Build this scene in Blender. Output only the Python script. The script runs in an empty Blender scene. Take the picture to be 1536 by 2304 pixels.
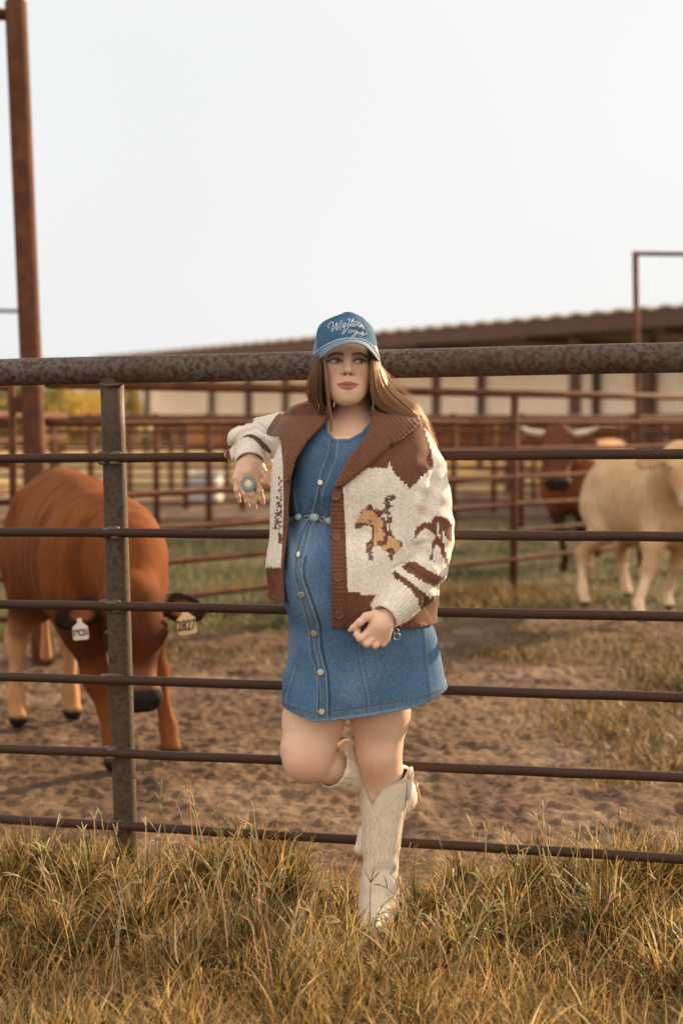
import bpy, math, random
import numpy as np
from mathutils import Vector, Matrix
from mathutils.bvhtree import BVHTree
R = math.radians
rng = np.random.default_rng(7)
random.seed(7)
scene = bpy.context.scene
col = scene.collection

# ---------------------------------------------------------------- camera
FPX = 3200.0; CAMH = 1.45; HOR = 945.0
PITCH = math.atan((1152 - HOR) / FPX)
cam_d = bpy.data.cameras.new('camera')
cam = bpy.data.objects.new('camera', cam_d); col.objects.link(cam)
cam.location = (0, 0, CAMH); cam.rotation_euler = (R(90) - PITCH, 0, 0)
cam_d.sensor_fit = "VERTICAL"; cam_d.sensor_height = 36; cam_d.sensor_width = 24
cam_d.lens = 50; cam_d.clip_start = 0.1; cam_d.clip_end = 3000
cam_d.dof.use_dof = True; cam_d.dof.focus_distance = 3.93; cam_d.dof.aperture_fstop = 2.1
scene.camera = cam

# ---------------------------------------------------------------- sky and sun
SUN_AZ = 47.0      # degrees to the right of the view direction, behind the subject
SUN_EL = 19.0
w = bpy.data.worlds.new('World'); scene.world = w; w.use_nodes = True
nt = w.node_tree; nt.nodes.clear()
out = nt.nodes.new('ShaderNodeOutputWorld'); bg = nt.nodes.new('ShaderNodeBackground')
sky = nt.nodes.new('ShaderNodeTexSky'); sky.sky_type = 'NISHITA'; sky.sun_disc = False
sky.sun_elevation = R(SUN_EL); sky.sun_rotation = R(SUN_AZ)
sky.air_density = 1.0; sky.dust_density = 4.0; sky.ozone_density = 1.0
# thin bright overcast veil over the blue: paler towards the sun side, stronger overhead
tc = nt.nodes.new('ShaderNodeTexCoord')
sep = nt.nodes.new('ShaderNodeSeparateXYZ'); nt.links.new(tc.outputs['Generated'], sep.inputs[0])
mr = nt.nodes.new('ShaderNodeMapRange'); mr.inputs['From Min'].default_value = -0.9; mr.inputs['From Max'].default_value = 0.9
mr.inputs['To Min'].default_value = 1.5; mr.inputs['To Max'].default_value = 0.89
nt.links.new(sep.outputs['Y'], mr.inputs['Value'])
ns = nt.nodes.new('ShaderNodeTexNoise'); ns.inputs['Scale'].default_value = 1.6; ns.inputs['Detail'].default_value = 2
nt.links.new(tc.outputs['Generated'], ns.inputs['Vector'])
nr = nt.nodes.new('ShaderNodeMapRange'); nr.inputs['From Min'].default_value = 0.3; nr.inputs['From Max'].default_value = 0.7
nr.inputs['To Min'].default_value = 0.93; nr.inputs['To Max'].default_value = 1.03
nt.links.new(ns.outputs['Fac'], nr.inputs['Value'])
mm = nt.nodes.new('ShaderNodeMath'); mm.operation = 'MULTIPLY'
nt.links.new(mr.outputs[0], mm.inputs[0]); nt.links.new(nr.outputs[0], mm.inputs[1])
vm = nt.nodes.new('ShaderNodeVectorMath'); vm.operation = 'SCALE'; vm.inputs[0].default_value = (7.9, 8.0, 8.05)
nt.links.new(mm.outputs[0], vm.inputs['Scale'])
# evening light: the sky away from the sun is warmer
wr = nt.nodes.new('ShaderNodeMapRange'); wr.inputs['From Min'].default_value = -0.7; wr.inputs['From Max'].default_value = 0.75
nt.links.new(sep.outputs['Y'], wr.inputs['Value'])
wm = nt.nodes.new('ShaderNodeMix'); wm.data_type = 'RGBA'; nt.links.new(wr.outputs[0], wm.inputs[0])
wm.inputs[6].default_value = (8.8, 7.8, 6.65, 1); wm.inputs[7].default_value = (7.95, 8.05, 8.1, 1)
nt.links.new(wm.outputs[2], vm.inputs[0])
mx = nt.nodes.new('ShaderNodeMix'); mx.data_type = 'RGBA'; mx.inputs['Factor'].default_value = 0.93
nt.links.new(sky.outputs[0], mx.inputs[6]); nt.links.new(vm.outputs[0], mx.inputs[7])
nt.links.new(mx.outputs[2], bg.inputs['Color']); bg.inputs['Strength'].default_value = 0.062
nt.links.new(bg.outputs[0], out.inputs['Surface'])
sd = bpy.data.lights.new('sun', 'SUN'); sd.energy = 5.0; sd.angle = R(0.6); sd.color = (1.0, 0.72, 0.42)
so = bpy.data.objects.new('sun', sd); col.objects.link(so)
az, el = R(SUN_AZ), R(SUN_EL)
sun_dir = Vector((math.sin(az) * math.cos(el), math.cos(az) * math.cos(el), math.sin(el)))
so.rotation_euler = sun_dir.to_track_quat('Z', 'Y').to_euler(); so.location = (6, 8, 5)
vs = scene.view_settings
vs.view_transform = 'Standard'; vs.look = 'None'; vs.exposure = 1.08; vs.gamma = 1.0; vs.use_curve_mapping = False
scene.render.engine = 'CYCLES'

# ---------------------------------------------------------------- measuring: photo pixel -> point at depth Y
cp, sp = math.cos(PITCH), math.sin(PITCH)
def P(px, py, Y):
    a = (px - 768) / FPX; b = -(py - 1152) / FPX
    dy = cp + b * sp; dz = -sp + b * cp
    s = Y / dy
    return (a * s, Y, CAMH + dz * s)
def GR(px, py):                      # the ground point there
    a = (px - 768) / FPX; b = -(py - 1152) / FPX
    dy = cp + b * sp; dz = -sp + b * cp
    s = -CAMH / dz
    return (a * s, dy * s, 0.0)
def flat_uv(v, Y):                   # planar measuring frame of a garment standing at depth Y
    zc = Y * cp - (v[:, 2] - CAMH) * sp
    yc = Y * sp + (v[:, 2] - CAMH) * cp
    return 768 + FPX * v[:, 0] / zc, 1152 - FPX * yc / zc
YW = 3.98
def W(px, py, dy=0.0): return P(px, py, YW + dy)

# ---------------------------------------------------------------- materials
def lin(c): return tuple((x / 255 / 12.92 if x / 255 <= 0.04045 else ((x / 255 + 0.055) / 1.055) ** 2.4) for x in c)
def mat(name, c1=(.5, .5, .5), c2=None, rough=0.7, scale=8.0, detail=4, metal=0.0, bump=0.0, bscale=None, vcol=None,
        sss=0.0, spec=0.5, ramp=(0.4, 0.6), sheen=0.0, stretch=None, varamt=0.0, trans=0.0):
    m = bpy.data.materials.new(name); m.use_nodes = True
    n = m.node_tree.nodes; l = m.node_tree.links
    b = n['Principled BSDF']; b.inputs['Roughness'].default_value = rough; b.inputs['Metallic'].default_value = metal
    b.inputs['Specular IOR Level'].default_value = spec
    if sheen: b.inputs['Sheen Weight'].default_value = sheen; b.inputs['Sheen Roughness'].default_value = 0.4
    if sss:
        b.inputs['Subsurface Weight'].default_value = sss
        b.inputs['Subsurface Radius'].default_value = (1.0, 0.35, 0.2); b.inputs['Subsurface Scale'].default_value = 0.012
    tcn = n.new('ShaderNodeTexCoord'); vec = tcn.outputs['Object']
    if stretch:
        mp = n.new('ShaderNodeMapping'); mp.inputs['Scale'].default_value = stretch; l.new(vec, mp.inputs[0]); vec = mp.outputs[0]
    tx = n.new('ShaderNodeTexNoise'); tx.inputs['Scale'].default_value = scale; tx.inputs['Detail'].default_value = detail
    tx.inputs['Roughness'].default_value = 0.62; l.new(vec, tx.inputs['Vector'])
    colout = None
    if vcol:
        at = n.new('ShaderNodeAttribute'); at.attribute_name = vcol; colout = at.outputs['Color']
        if varamt:
            mr_ = n.new('ShaderNodeMapRange'); mr_.inputs['From Min'].default_value = 0.3; mr_.inputs['From Max'].default_value = 0.7
            mr_.inputs['To Min'].default_value = 1 - varamt; mr_.inputs['To Max'].default_value = 1 + varamt
            l.new(tx.outputs['Fac'], mr_.inputs['Value'])
            v_ = n.new('ShaderNodeVectorMath'); v_.operation = 'SCALE'
            l.new(colout, v_.inputs[0]); l.new(mr_.outputs[0], v_.inputs['Scale']); colout = v_.outputs[0]
    elif c2 is not None:
        cr = n.new('ShaderNodeValToRGB'); cr.color_ramp.elements[0].position = ramp[0]; cr.color_ramp.elements[1].position = ramp[1]
        cr.color_ramp.elements[0].color = (*c1, 1); cr.color_ramp.elements[1].color = (*c2, 1)
        l.new(tx.outputs['Fac'], cr.inputs[0]); colout = cr.outputs[0]
    if colout is not None: l.new(colout, b.inputs['Base Color'])
    else: b.inputs['Base Color'].default_value = (*c1, 1)
    if bump:
        bt = tx
        if bscale:
            bt = n.new('ShaderNodeTexNoise'); bt.inputs['Scale'].default_value = bscale; bt.inputs['Detail'].default_value = 3
            l.new(vec, bt.inputs['Vector'])
        bn = n.new('ShaderNodeBump'); bn.inputs['Strength'].default_value = 1.0; bn.inputs['Distance'].default_value = bump
        l.new(bt.outputs['Fac'], bn.inputs['Height']); l.new(bn.outputs[0], b.inputs['Normal'])
    if trans:
        tr = n.new('ShaderNodeBsdfTranslucent'); ms = n.new('ShaderNodeMixShader'); ms.inputs[0].default_value = trans
        if colout is not None: l.new(colout, tr.inputs['Color'])
        else: tr.inputs['Color'].default_value = (*c1, 1)
        l.new(b.outputs[0], ms.inputs[1]); l.new(tr.outputs[0], ms.inputs[2]); l.new(ms.outputs[0], n['Material Output'].inputs['Surface'])
    return m

# ---------------------------------------------------------------- object helpers
def tag(o, label=None, cat=None, group=None, kind=None):
    if label: o['label'] = label
    if cat: o['category'] = cat
    if group: o['group'] = group
    if kind: o['kind'] = kind
    return o
def thing(name, label, cat, loc=(0, 0, 0), group=None):
    o = bpy.data.objects.new(name, None); col.objects.link(o); o.location = loc
    o.empty_display_size = 0.1
    return tag(o, label, cat, group)
def mesh_obj(name, verts, faces, m, parent=None, smooth=False, vcol=None):
    me = bpy.data.meshes.new(name)
    verts = np.asarray(verts, dtype=np.float32)
    if isinstance(faces, np.ndarray):
        k = faces.shape[1]; nf = len(faces)
        me.vertices.add(len(verts)); me.vertices.foreach_set('co', verts.ravel())
        me.loops.add(nf * k); me.loops.foreach_set('vertex_index', faces.astype(np.int32).ravel())
        me.polygons.add(nf); me.polygons.foreach_set('loop_start', np.arange(0, nf * k, k, dtype=np.int32))
        me.update(calc_edges=True); me.validate()
    else:
        me.from_pydata([tuple(map(float, v)) for v in verts], [], faces); me.update()
    if smooth: me.polygons.foreach_set('use_smooth', np.ones(len(me.polygons), dtype=bool))
    if vcol is not None:
        a = me.color_attributes.new('Col', 'FLOAT_COLOR', 'POINT')
        c = np.ones((len(verts), 4), dtype=np.float32); c[:, :3] = vcol; a.data.foreach_set('color', c.ravel())
    if m is not None: me.materials.append(m)
    o = bpy.data.objects.new(name, me); col.objects.link(o)
    if parent is not None:
        o.parent = parent; l = Vector((0, 0, 0)); q = parent
        while q is not None: l += Vector(q.location); q = q.parent
        me.transform(Matrix.Translation(-l))      # geometry is authored in world coordinates
    return o
class MB:
    def __init__(s): s.v = []; s.f = []; s.c = []
    def add(s, v, f, c=None):
        n = len(s.v); s.v += [tuple(x) for x in v]; s.f += [tuple(i + n for i in q) for q in f]
        s.c += [c or (1, 1, 1)] * len(v)
    def box(s, a, b, c=None):
        x0, y0, z0 = a; x1, y1, z1 = b
        s.add([(x0,y0,z0),(x1,y0,z0),(x1,y1,z0),(x0,y1,z0),(x0,y0,z1),(x1,y0,z1),(x1,y1,z1),(x0,y1,z1)],
              [(0,3,2,1),(4,5,6,7),(0,1,5,4),(1,2,6,5),(2,3,7,6),(3,0,4,7)], c)
    def beam(s, a, b, w, h, c=None):   # box section from a to b, w across, h along up
        a = Vector(a); b = Vector(b); d = (b - a).normalized()
        up = Vector((0, 0, 1)) if abs(d.z) < 0.9 else Vector((0, 1, 0))
        sx = d.cross(up).normalized() * w / 2; sz = sx.normalized().cross(d).normalized() * h / 2
        v = [a - sx - sz, a + sx - sz, a + sx + sz, a - sx + sz, b - sx - sz, b + sx - sz, b + sx + sz, b - sx + sz]
        s.add(v, [(0,1,2,3),(7,6,5,4),(0,4,5,1),(1,5,6,2),(2,6,7,3),(3,7,4,0)], c)
    def tube(s, pts, rad, n=12, cap=True, c=None, flat=1.0, flatdir=None):
        pts = [Vector(p) for p in pts]; m = len(pts)
        if not hasattr(rad, '__len__'): rad = [rad] * m
        v = []; f = []; prev = None
        for i, p in enumerate(pts):
            d = (pts[min(i+1, m-1)] - pts[max(i-1, 0)]).normalized()
            if prev is None:
                up = Vector(flatdir) if flatdir else (Vector((0,0,1)) if abs(d.z) < 0.9 else Vector((0,1,0)))
                prev = d.cross(up).normalized()
            ux = (prev - d * prev.dot(d)).normalized(); prev = ux; uy = d.cross(ux)
            for k in range(n):
                t = 2 * math.pi * k / n
                v.append(p + (ux * math.cos(t) + uy * math.sin(t) * flat) * rad[i])
        for i in range(m - 1):
            for k in range(n):
                f.append((i*n+k, i*n+(k+1)%n, (i+1)*n+(k+1)%n, (i+1)*n+k))
        if cap:
            f.append(tuple(range(n-1, -1, -1))); f.append(tuple((m-1)*n+k for k in range(n)))
        s.add(v, f, c)
    def build(s, name, m, parent=None, smooth=False, vcol=False):
        o = mesh_obj(name, s.v, s.f, m, parent, smooth, np.array(s.c) if vcol else None)
        return o
def autosmooth(o, ang=40):
    try:
        with bpy.context.temp_override(object=o, active_object=o, selected_objects=[o], selected_editable_objects=[o]):
            bpy.ops.object.shade_smooth_by_angle(angle=R(ang))
    except Exception: pass
    return o

# ---------------------------------------------------------------- implicit surfaces (smooth unions sampled on a grid)
def smin(a, b, k):
    if k <= 0: return np.minimum(a, b)
    h = np.maximum(k - np.abs(a - b), 0) / k
    return np.minimum(a, b) - h * h * k * 0.25
def f_cone(a, b, ra, rb):
    a = np.array(a, float); b = np.array(b, float); d = b - a; L2 = max(d @ d, 1e-12)
    def f(x, y, z):
        t = np.clip(((x-a[0])*d[0] + (y-a[1])*d[1] + (z-a[2])*d[2]) / L2, 0, 1)
        return np.sqrt((x-a[0]-t*d[0])**2 + (y-a[1]-t*d[1])**2 + (z-a[2]-t*d[2])**2) - (ra + (rb-ra)*t)
    r = max(ra, rb)
    return f, (np.minimum(a, b) - r, np.maximum(a, b) + r)
def rotm(rx=0, ry=0, rz=0):
    from mathutils import Euler
    return np.array(Euler((R(rx), R(ry), R(rz))).to_matrix())
def f_ell(c, r, rot=None):
    c = np.array(c, float); r = np.array(r, float); M = np.eye(3) if rot is None else rotm(*rot)
    def f(x, y, z):
        X, Y, Z = x-c[0], y-c[1], z-c[2]
        u = M[0,0]*X + M[1,0]*Y + M[2,0]*Z; v = M[0,1]*X + M[1,1]*Y + M[2,1]*Z; q = M[0,2]*X + M[1,2]*Y + M[2,2]*Z
        k0 = np.sqrt((u/r[0])**2 + (v/r[1])**2 + (q/r[2])**2)
        k1 = np.sqrt((u/r[0]**2)**2 + (v/r[1]**2)**2 + (q/r[2]**2)**2) + 1e-9
        return k0 * (k0 - 1) / k1
    m = float(r.max())
    return f, (c - m, c + m)
def crs(tab, n=8):     # catmull-rom resample of rows
    t = np.array(tab, float); o = []
    for i in range(len(t) - 1):
        p0 = t[max(i-1, 0)]; p1 = t[i]; p2 = t[i+1]; p3 = t[min(i+2, len(t)-1)]
        for k in range(n):
            s = k / n
            o.append(0.5*((2*p1) + (-p0+p2)*s + (2*p0-5*p1+4*p2-p3)*s*s + (-p0+3*p1-3*p2+p3)*s**3))
    o.append(t[-1]); return np.array(o)
def f_loft(rows, e=2.2, Yr=None):     # rows: py, xl, xr, depth centre offset, half depth
    Yr = Yr or YW
    t = crs(rows)
    z = np.array([P(0, r[0], Yr + r[3])[2] for r in t]); xl = np.array([P(r[1], r[0], Yr + r[3])[0] for r in t])
    xr = np.array([P(r[2], r[0], Yr + r[3])[0] for r in t]); yc = Yr + t[:, 3]; b = t[:, 4]
    o = np.argsort(z); z, xl, xr, yc, b = z[o], xl[o], xr[o], yc[o], b[o]
    def f(x, y, zz):
        l = np.interp(zz, z, xl); r_ = np.interp(zz, z, xr); c = (l+r_)/2; a = (r_-l)/2
        yy = np.interp(zz, z, yc); bb = np.interp(zz, z, b)
        u = np.abs((x-c)/a); v = np.abs((y-yy)/bb)
        d = ((u**e + v**e)**(1/e) - 1) * np.minimum(a, bb)
        return np.maximum(np.maximum(d, zz - z[-1]), z[0] - zz)
    return f, (np.array([xl.min(), (yc-b).min(), z[0]]), np.array([xr.max(), (yc+b).max(), z[-1]]))
def poly2(poly, u, v):    # signed distance of points to a polygon, negative inside
    p = np.array(poly, float); d = np.full(u.shape, 1e18); s = np.zeros(u.shape, bool)
    j = len(p) - 1
    for i in range(len(p)):
        e = p[j] - p[i]; wx = u - p[i,0]; wy = v - p[i,1]
        t = np.clip((wx*e[0] + wy*e[1]) / max(e @ e, 1e-12), 0, 1)
        d = np.minimum(d, (wx - e[0]*t)**2 + (wy - e[1]*t)**2)
        c = ((p[i,1] <= v) & (v < p[j,1])) | ((p[j,1] <= v) & (v < p[i,1]))
        with np.errstate(divide='ignore', invalid='ignore'):
            xi = p[i,0] + (v - p[i,1]) / (p[j,1] - p[i,1] + 1e-15) * (p[j,0] - p[i,0])
        s ^= c & (u < xi); j = i
    d = np.sqrt(d); return np.where(s, -d, d)
def line2(pts, u, v):     # distance to a polyline
    p = np.array(pts, float); d = np.full(u.shape, 1e18)
    for i in range(len(p) - 1):
        e = p[i+1] - p[i]; wx = u - p[i,0]; wy = v - p[i,1]
        t = np.clip((wx*e[0] + wy*e[1]) / max(e @ e, 1e-12), 0, 1)
        d = np.minimum(d, (wx - e[0]*t)**2 + (wy - e[1]*t)**2)
    return np.sqrt(d)
class SDF:
    def __init__(s): s.ops = []
    def add(s, fb, k=0.0, mode='u', pad=0.0): s.ops.append((fb[0], fb[1], k, mode, pad)); return s
    def cone(s, a, b, ra, rb, k=0.0, mode='u'): return s.add(f_cone(a, b, ra, rb), k, mode)
    def chain(s, pts, rad, k=0.0, mode='u'):
        for i in range(len(pts)-1): s.cone(pts[i], pts[i+1], rad[i], rad[i+1], k, mode)
        return s
    def ell(s, c, r, k=0.0, rot=None, mode='u'): return s.add(f_ell(c, r, rot), k, mode)
    def grid(s, lo, hi, h):
        lo = np.array(lo, float); hi = np.array(hi, float); n = np.ceil((hi-lo)/h).astype(int) + 1
        ax = [lo[i] + h*np.arange(n[i]) for i in range(3)]
        D = np.full(n, 1.0, dtype=np.float32)
        for f, bb, k, mode, pad in s.ops:
            if bb is None: i0 = [0,0,0]; i1 = list(n)
            else:
                m = k + 3*h + pad
                i0 = [int(max(0, math.floor((bb[0][i]-m-lo[i])/h))) for i in range(3)]
                i1 = [int(min(n[i], math.ceil((bb[1][i]+m-lo[i])/h)+1)) for i in range(3)]
                if any(i1[i] <= i0[i] for i in range(3)): continue
            sl = tuple(slice(i0[i], i1[i]) for i in range(3))
            x = ax[0][sl[0]][:,None,None]; y = ax[1][sl[1]][None,:,None]; z = ax[2][sl[2]][None,None,:]
            if mode == 'fn': D[sl] = f(x, y, z, D[sl]); continue
            d = f(x, y, z)
            if mode == 'u': D[sl] = smin(D[sl], d, k)
            elif mode == 's': D[sl] = -smin(-D[sl], d, k)
            elif mode == 'i': D[sl] = -smin(-D[sl], -d, k)
        return D, lo, h
    def mesh(s, lo, hi, h): return nets(*s.grid(lo, hi, h))
def nets(D, lo, h):
    ins = D < 0; nx, ny, nz = D.shape
    cnt = np.zeros((nx-1, ny-1, nz-1), np.uint8)
    for dx in (0,1):
        for dy in (0,1):
            for dz in (0,1): cnt += ins[dx:nx-1+dx, dy:ny-1+dy, dz:nz-1+dz]
    act = (cnt > 0) & (cnt < 8)
    I, J, K = np.nonzero(act); n = len(I)
    idx = np.full(act.shape, -1, np.int32); idx[I, J, K] = np.arange(n)
    acc = np.zeros((n, 3)); num = np.zeros(n)
    cs = [(a,b,c) for a in (0,1) for b in (0,1) for c in (0,1)]
    val = {c: D[I+c[0], J+c[1], K+c[2]].astype(float) for c in cs}
    for c in cs:
        for ax_ in range(3):
            if c[ax_] == 0:
                e = list(c); e[ax_] = 1; e = tuple(e); a = val[c]; b = val[e]
                m = (a < 0) != (b < 0); t = np.where(m, a / np.where(m, a - b, 1), 0)
                for q in range(3):
                    acc[:, q] += np.where(m, c[q] + (t if q == ax_ else 0), 0)
                num += m
    v = acc / num[:, None] + np.stack([I, J, K], 1)
    v = v * h + lo
    F = []
    for ax_ in range(3):
        a = ins; sl0 = [slice(None)]*3; sl1 = [slice(None)]*3
        sl0[ax_] = slice(0, -1); sl1[ax_] = slice(1, None)
        A = a[tuple(sl0)]; B = a[tuple(sl1)]; ch = A != B
        o1, o2 = [(1,2),(2,0),(0,1)][ax_]
        ii = np.array(np.nonzero(ch)).T
        ok = (ii[:, o1] > 0) & (ii[:, o2] > 0) & (ii[:, o1] < D.shape[o1]-1) & (ii[:, o2] < D.shape[o2]-1)
        ii = ii[ok]
        if not len(ii): continue
        e1 = np.zeros(3, int); e1[o1] = 1; e2 = np.zeros(3, int); e2[o2] = 1
        q = [ii - e1 - e2, ii - e2, ii, ii - e1]
        f = np.stack([idx[x[:,0], x[:,1], x[:,2]] for x in q], 1)
        fl = ~A[tuple(ii.T)]
        f[fl] = f[fl][:, ::-1]
        F.append(f)
    F = np.concatenate(F); F = F[(F >= 0).all(1)]
    return v, F
def laplace(v, F, it=1, lam=0.5):
    n = len(v)
    e = np.concatenate([F[:, [0,1]], F[:, [1,2]], F[:, [2,3]], F[:, [3,0]]])
    for _ in range(it):
        s = np.zeros((n,3)); c = np.zeros(n)
        for q in range(3):
            s[:, q] = np.bincount(e[:,0], v[e[:,1], q], n) + np.bincount(e[:,1], v[e[:,0], q], n)
        c = np.bincount(e[:,0], minlength=n) + np.bincount(e[:,1], minlength=n)
        v = v + lam * (s / np.maximum(c, 1)[:, None] - v)
    return v
def vnoise(v, f, seed=0):      # cheap smooth value noise on points, about -1..1
    o = np.zeros(len(v)); r = np.random.default_rng(seed)
    for i in range(5):
        k = r.normal(size=3); k = k / np.linalg.norm(k) * f * (0.6 + 0.35*i); p = r.uniform(0, 6.28)
        o += np.sin(v @ k + p + 1.3*np.sin(v @ (k[[1,2,0]]*0.7) + p*2))
    return o / 3.2
def mixc(a, b, t): t = np.clip(t, 0, 1)[:, None]; return a*(1-t) + np.asarray(b)*t
def sst(a, b, x): t = np.clip((x-a)/(b-a), 0, 1); return t*t*(3-2*t)
# ================================================================ ground
def lattice(seed, n=256):
    return np.random.default_rng(seed).uniform(-1, 1, (n, n))
def noise2(x, y, f, seed):
    L = lattice(seed); n = L.shape[0]; X = x*f; Y = y*f
    i = np.floor(X).astype(int); j = np.floor(Y).astype(int); u = X-i; v = Y-j
    u = u*u*u*(u*(u*6-15)+10); v = v*v*v*(v*(v*6-15)+10)
    a = L[i % n, j % n]; b = L[(i+1) % n, j % n]; c = L[i % n, (j+1) % n]; d = L[(i+1) % n, (j+1) % n]
    return (a*(1-u)+b*u)*(1-v) + (c*(1-u)+d*u)*v
def fbm2(x, y, f, seed, o=4, g=0.5):
    s = 0; a = 1
    for k in range(o): s = s + a*noise2(x + 17.3*k, y - 9.1*k, f*2**k, seed+k); a *= g
    return s
def green_mask(x, y):
    n = fbm2(x, y, 0.55, 11, 4)
    edge = 9.15 + 0.95*np.clip(x/1.6, -1, 1) + 0.8*n
    g = sst(0, 1.0, y - edge) * (1 - sst(0, 3, y - 18.5 - 1.5*n))
    patch = sst(0.30, 0.62, fbm2(x, y, 1.1, 31, 3)) * sst(0.4, 2.4, x) * sst(4.9, 5.6, y) * 0.55
    front = 1 - sst(-0.05, 0.25, y - fence_y(x) + 0.10*fbm2(x, y, 2.1, 5, 3))
    return np.clip(g, 0, 1), np.clip(patch, 0, 1), front
# the front fence stands on this line
FA = Vector(P(0, 945, 4.50)); FB = Vector(P(1536, 945, 4.00))
def fence_y(x): return FA.y + (FB.y - FA.y) * (x - FA.x) / (FB.x - FA.x)
def ground_z(x, y):
    x = np.asarray(x, float); y = np.asarray(y, float)
    near = sst(4.1, 4.7, y) * (1 - sst(10, 22, y))
    clod = fbm2(x, y, 2.2, 3, 2)*0.012 + np.abs(fbm2(x, y*1.2, 13, 21, 3, 0.7))*0.022 + fbm2(x, y, 31, 41, 1)*0.011 + np.clip(fbm2(x, y, 19, 91, 2)-.35, 0, 1)*.022
    pock = -np.clip(noise2(x, y, 5.0, 77) - 0.45, 0, 1)*0.05
    return near*((clod + pock)*.56 - 0.005) + 0.01*noise2(x, y, 0.5, 9)*sst(3, 6, y)
def axis(dense, step, outs):
    a = list(np.arange(dense[0], dense[1] + step/2, step)); d = step
    lo, hi = a[0], a[-1]; dd = step; L = []; H = []
    while hi < outs[1]: dd *= 1.13; hi += dd; H.append(hi)
    dd = step
    while lo > outs[0]: dd *= 1.22; lo -= dd; L.append(lo)
    return np.array(L[::-1] + a + H)
gx = axis((-2.4, 2.6), 0.0135, (-1500, 1500)); gy = axis((4.0, 10.0), 0.0165, (-60, 2500))
GX, GY = np.meshgrid(gx, gy); xx = GX.ravel(); yy = GY.ravel(); zz = ground_z(xx, yy)
g1, g2, g3 = green_mask(xx, yy)
dirt = np.tile([0.108, 0.066, 0.040], (len(xx), 1))
n1 = fbm2(xx, yy, 1.3, 51, 4); n2 = fbm2(xx, yy, 9.0, 61, 3)
dirt = dirt * (1 + 0.16*n1 + 0.20*n2)[:, None]
dirt = mixc(dirt, [0.075, 0.045, 0.030], sst(0.25, 0.8, noise2(xx, yy, 5.0, 77)))
dirt = mixc(dirt, [0.22, 0.15, 0.10], sst(0.2, 0.9, fbm2(xx, yy, 3.3, 71, 3))*0.5)
gc = mixc(np.tile([0.034, 0.038, 0.014], (len(xx), 1)), [0.13, 0.10, 0.05], sst(-0.3, 0.9, fbm2(xx, yy, 0.9, 81, 4)))
c = mixc(dirt, gc, g1*0.9); c = mixc(c, [0.12, 0.09, 0.045], g2*0.6); c = mixc(c, [0.05, 0.034, 0.018], g3)
far = sst(26, 31, yy + 2*n1)
c = mixc(c, [0.50, 0.34, 0.15], far); c = c*(1 + 0.12*fbm2(xx, yy, 0.16, 15, 3))[:, None]
nx_, ny_ = len(gx), len(gy); ii = np.arange(nx_*ny_).reshape(ny_, nx_)
F = np.stack([ii[:-1,:-1], ii[:-1,1:], ii[1:,1:], ii[1:,:-1]], -1).reshape(-1, 4)
M_ground = mat('ground', vcol='Col', rough=0.95, spec=0.15, scale=60, detail=6, varamt=0.28, bump=0.006, bscale=45)
ground = mesh_obj('ground', np.stack([xx, yy, zz], 1), F, M_ground, smooth=True, vcol=np.clip(c, 0.01, 1))
tag(ground, kind='structure')

# ================================================================ rusty pipe materials
def rust_mat(name, base, rust, light, amt=(0.42, 0.60), rough=0.6, scale=62, top=0.0):
    m = mat(name, base, rust, rough=rough, scale=scale, detail=8, ramp=amt, bump=0.0012, bscale=180, spec=0.25)
    n = m.node_tree.nodes; l = m.node_tree.links; b = n['Principled BSDF']
    big = n.new('ShaderNodeTexNoise'); big.inputs['Scale'].default_value = 4.0; big.inputs['Detail'].default_value = 5
    tcn = [q for q in n if q.type == 'TEX_COORD'][0]; l.new(tcn.outputs['Object'], big.inputs['Vector'])
    mx_ = n.new('ShaderNodeMix'); mx_.data_type = 'RGBA'
    mr_ = n.new('ShaderNodeMapRange'); mr_.inputs['From Min'].default_value = 0.4; mr_.inputs['From Max'].default_value = 0.64
    l.new(big.outputs['Fac'], mr_.inputs['Value'])
    l.new(mr_.outputs[0], mx_.inputs[0])
    old = b.inputs['Base Color'].links[0].from_socket
    l.new(old, mx_.inputs[6]); mx_.inputs[7].default_value = (*light, 1)
    # keep some of the fine mottling in the light areas
    m2 = n.new('ShaderNodeMix'); m2.data_type = 'RGBA'; m2.inputs[0].default_value = 0.45
    l.new(mx_.outputs[2], m2.inputs[6]); l.new(old, m2.inputs[7]); l.new(m2.outputs[2], b.inputs['Base Color'])
    return m
M_pipe = rust_mat('mottled rusty pipe', (0.120, 0.105, 0.096), (0.062, 0.025, 0.013), (0.062, 0.028, 0.016), amt=(0.44, 0.58))
M_post = rust_mat('grey brown post', (0.078, 0.058, 0.042), (0.055, 0.024, 0.013), (0.062, 0.042, 0.028), amt=(0.48, 0.60))
M_rod = rust_mat('dark rusty rod', (0.040, 0.026, 0.020), (0.062, 0.023, 0.012), (0.046, 0.023, 0.014))
M_rust = rust_mat('reddish rusty steel', (0.085, 0.031, 0.016), (0.150, 0.055, 0.022), (0.070, 0.028, 0.016), scale=9, rough=.85)
M_weld = mat('weld bead', (0.0700, 0.0700, 0.0735), (0.1050, 0.0525, 0.0315), rough=0.5, scale=90, bump=0.002)
M_brown = mat('brown painted steel', (0.082, 0.030, 0.017), (0.120, 0.046, 0.025), rough=0.75, scale=5, spec=.15)

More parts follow.
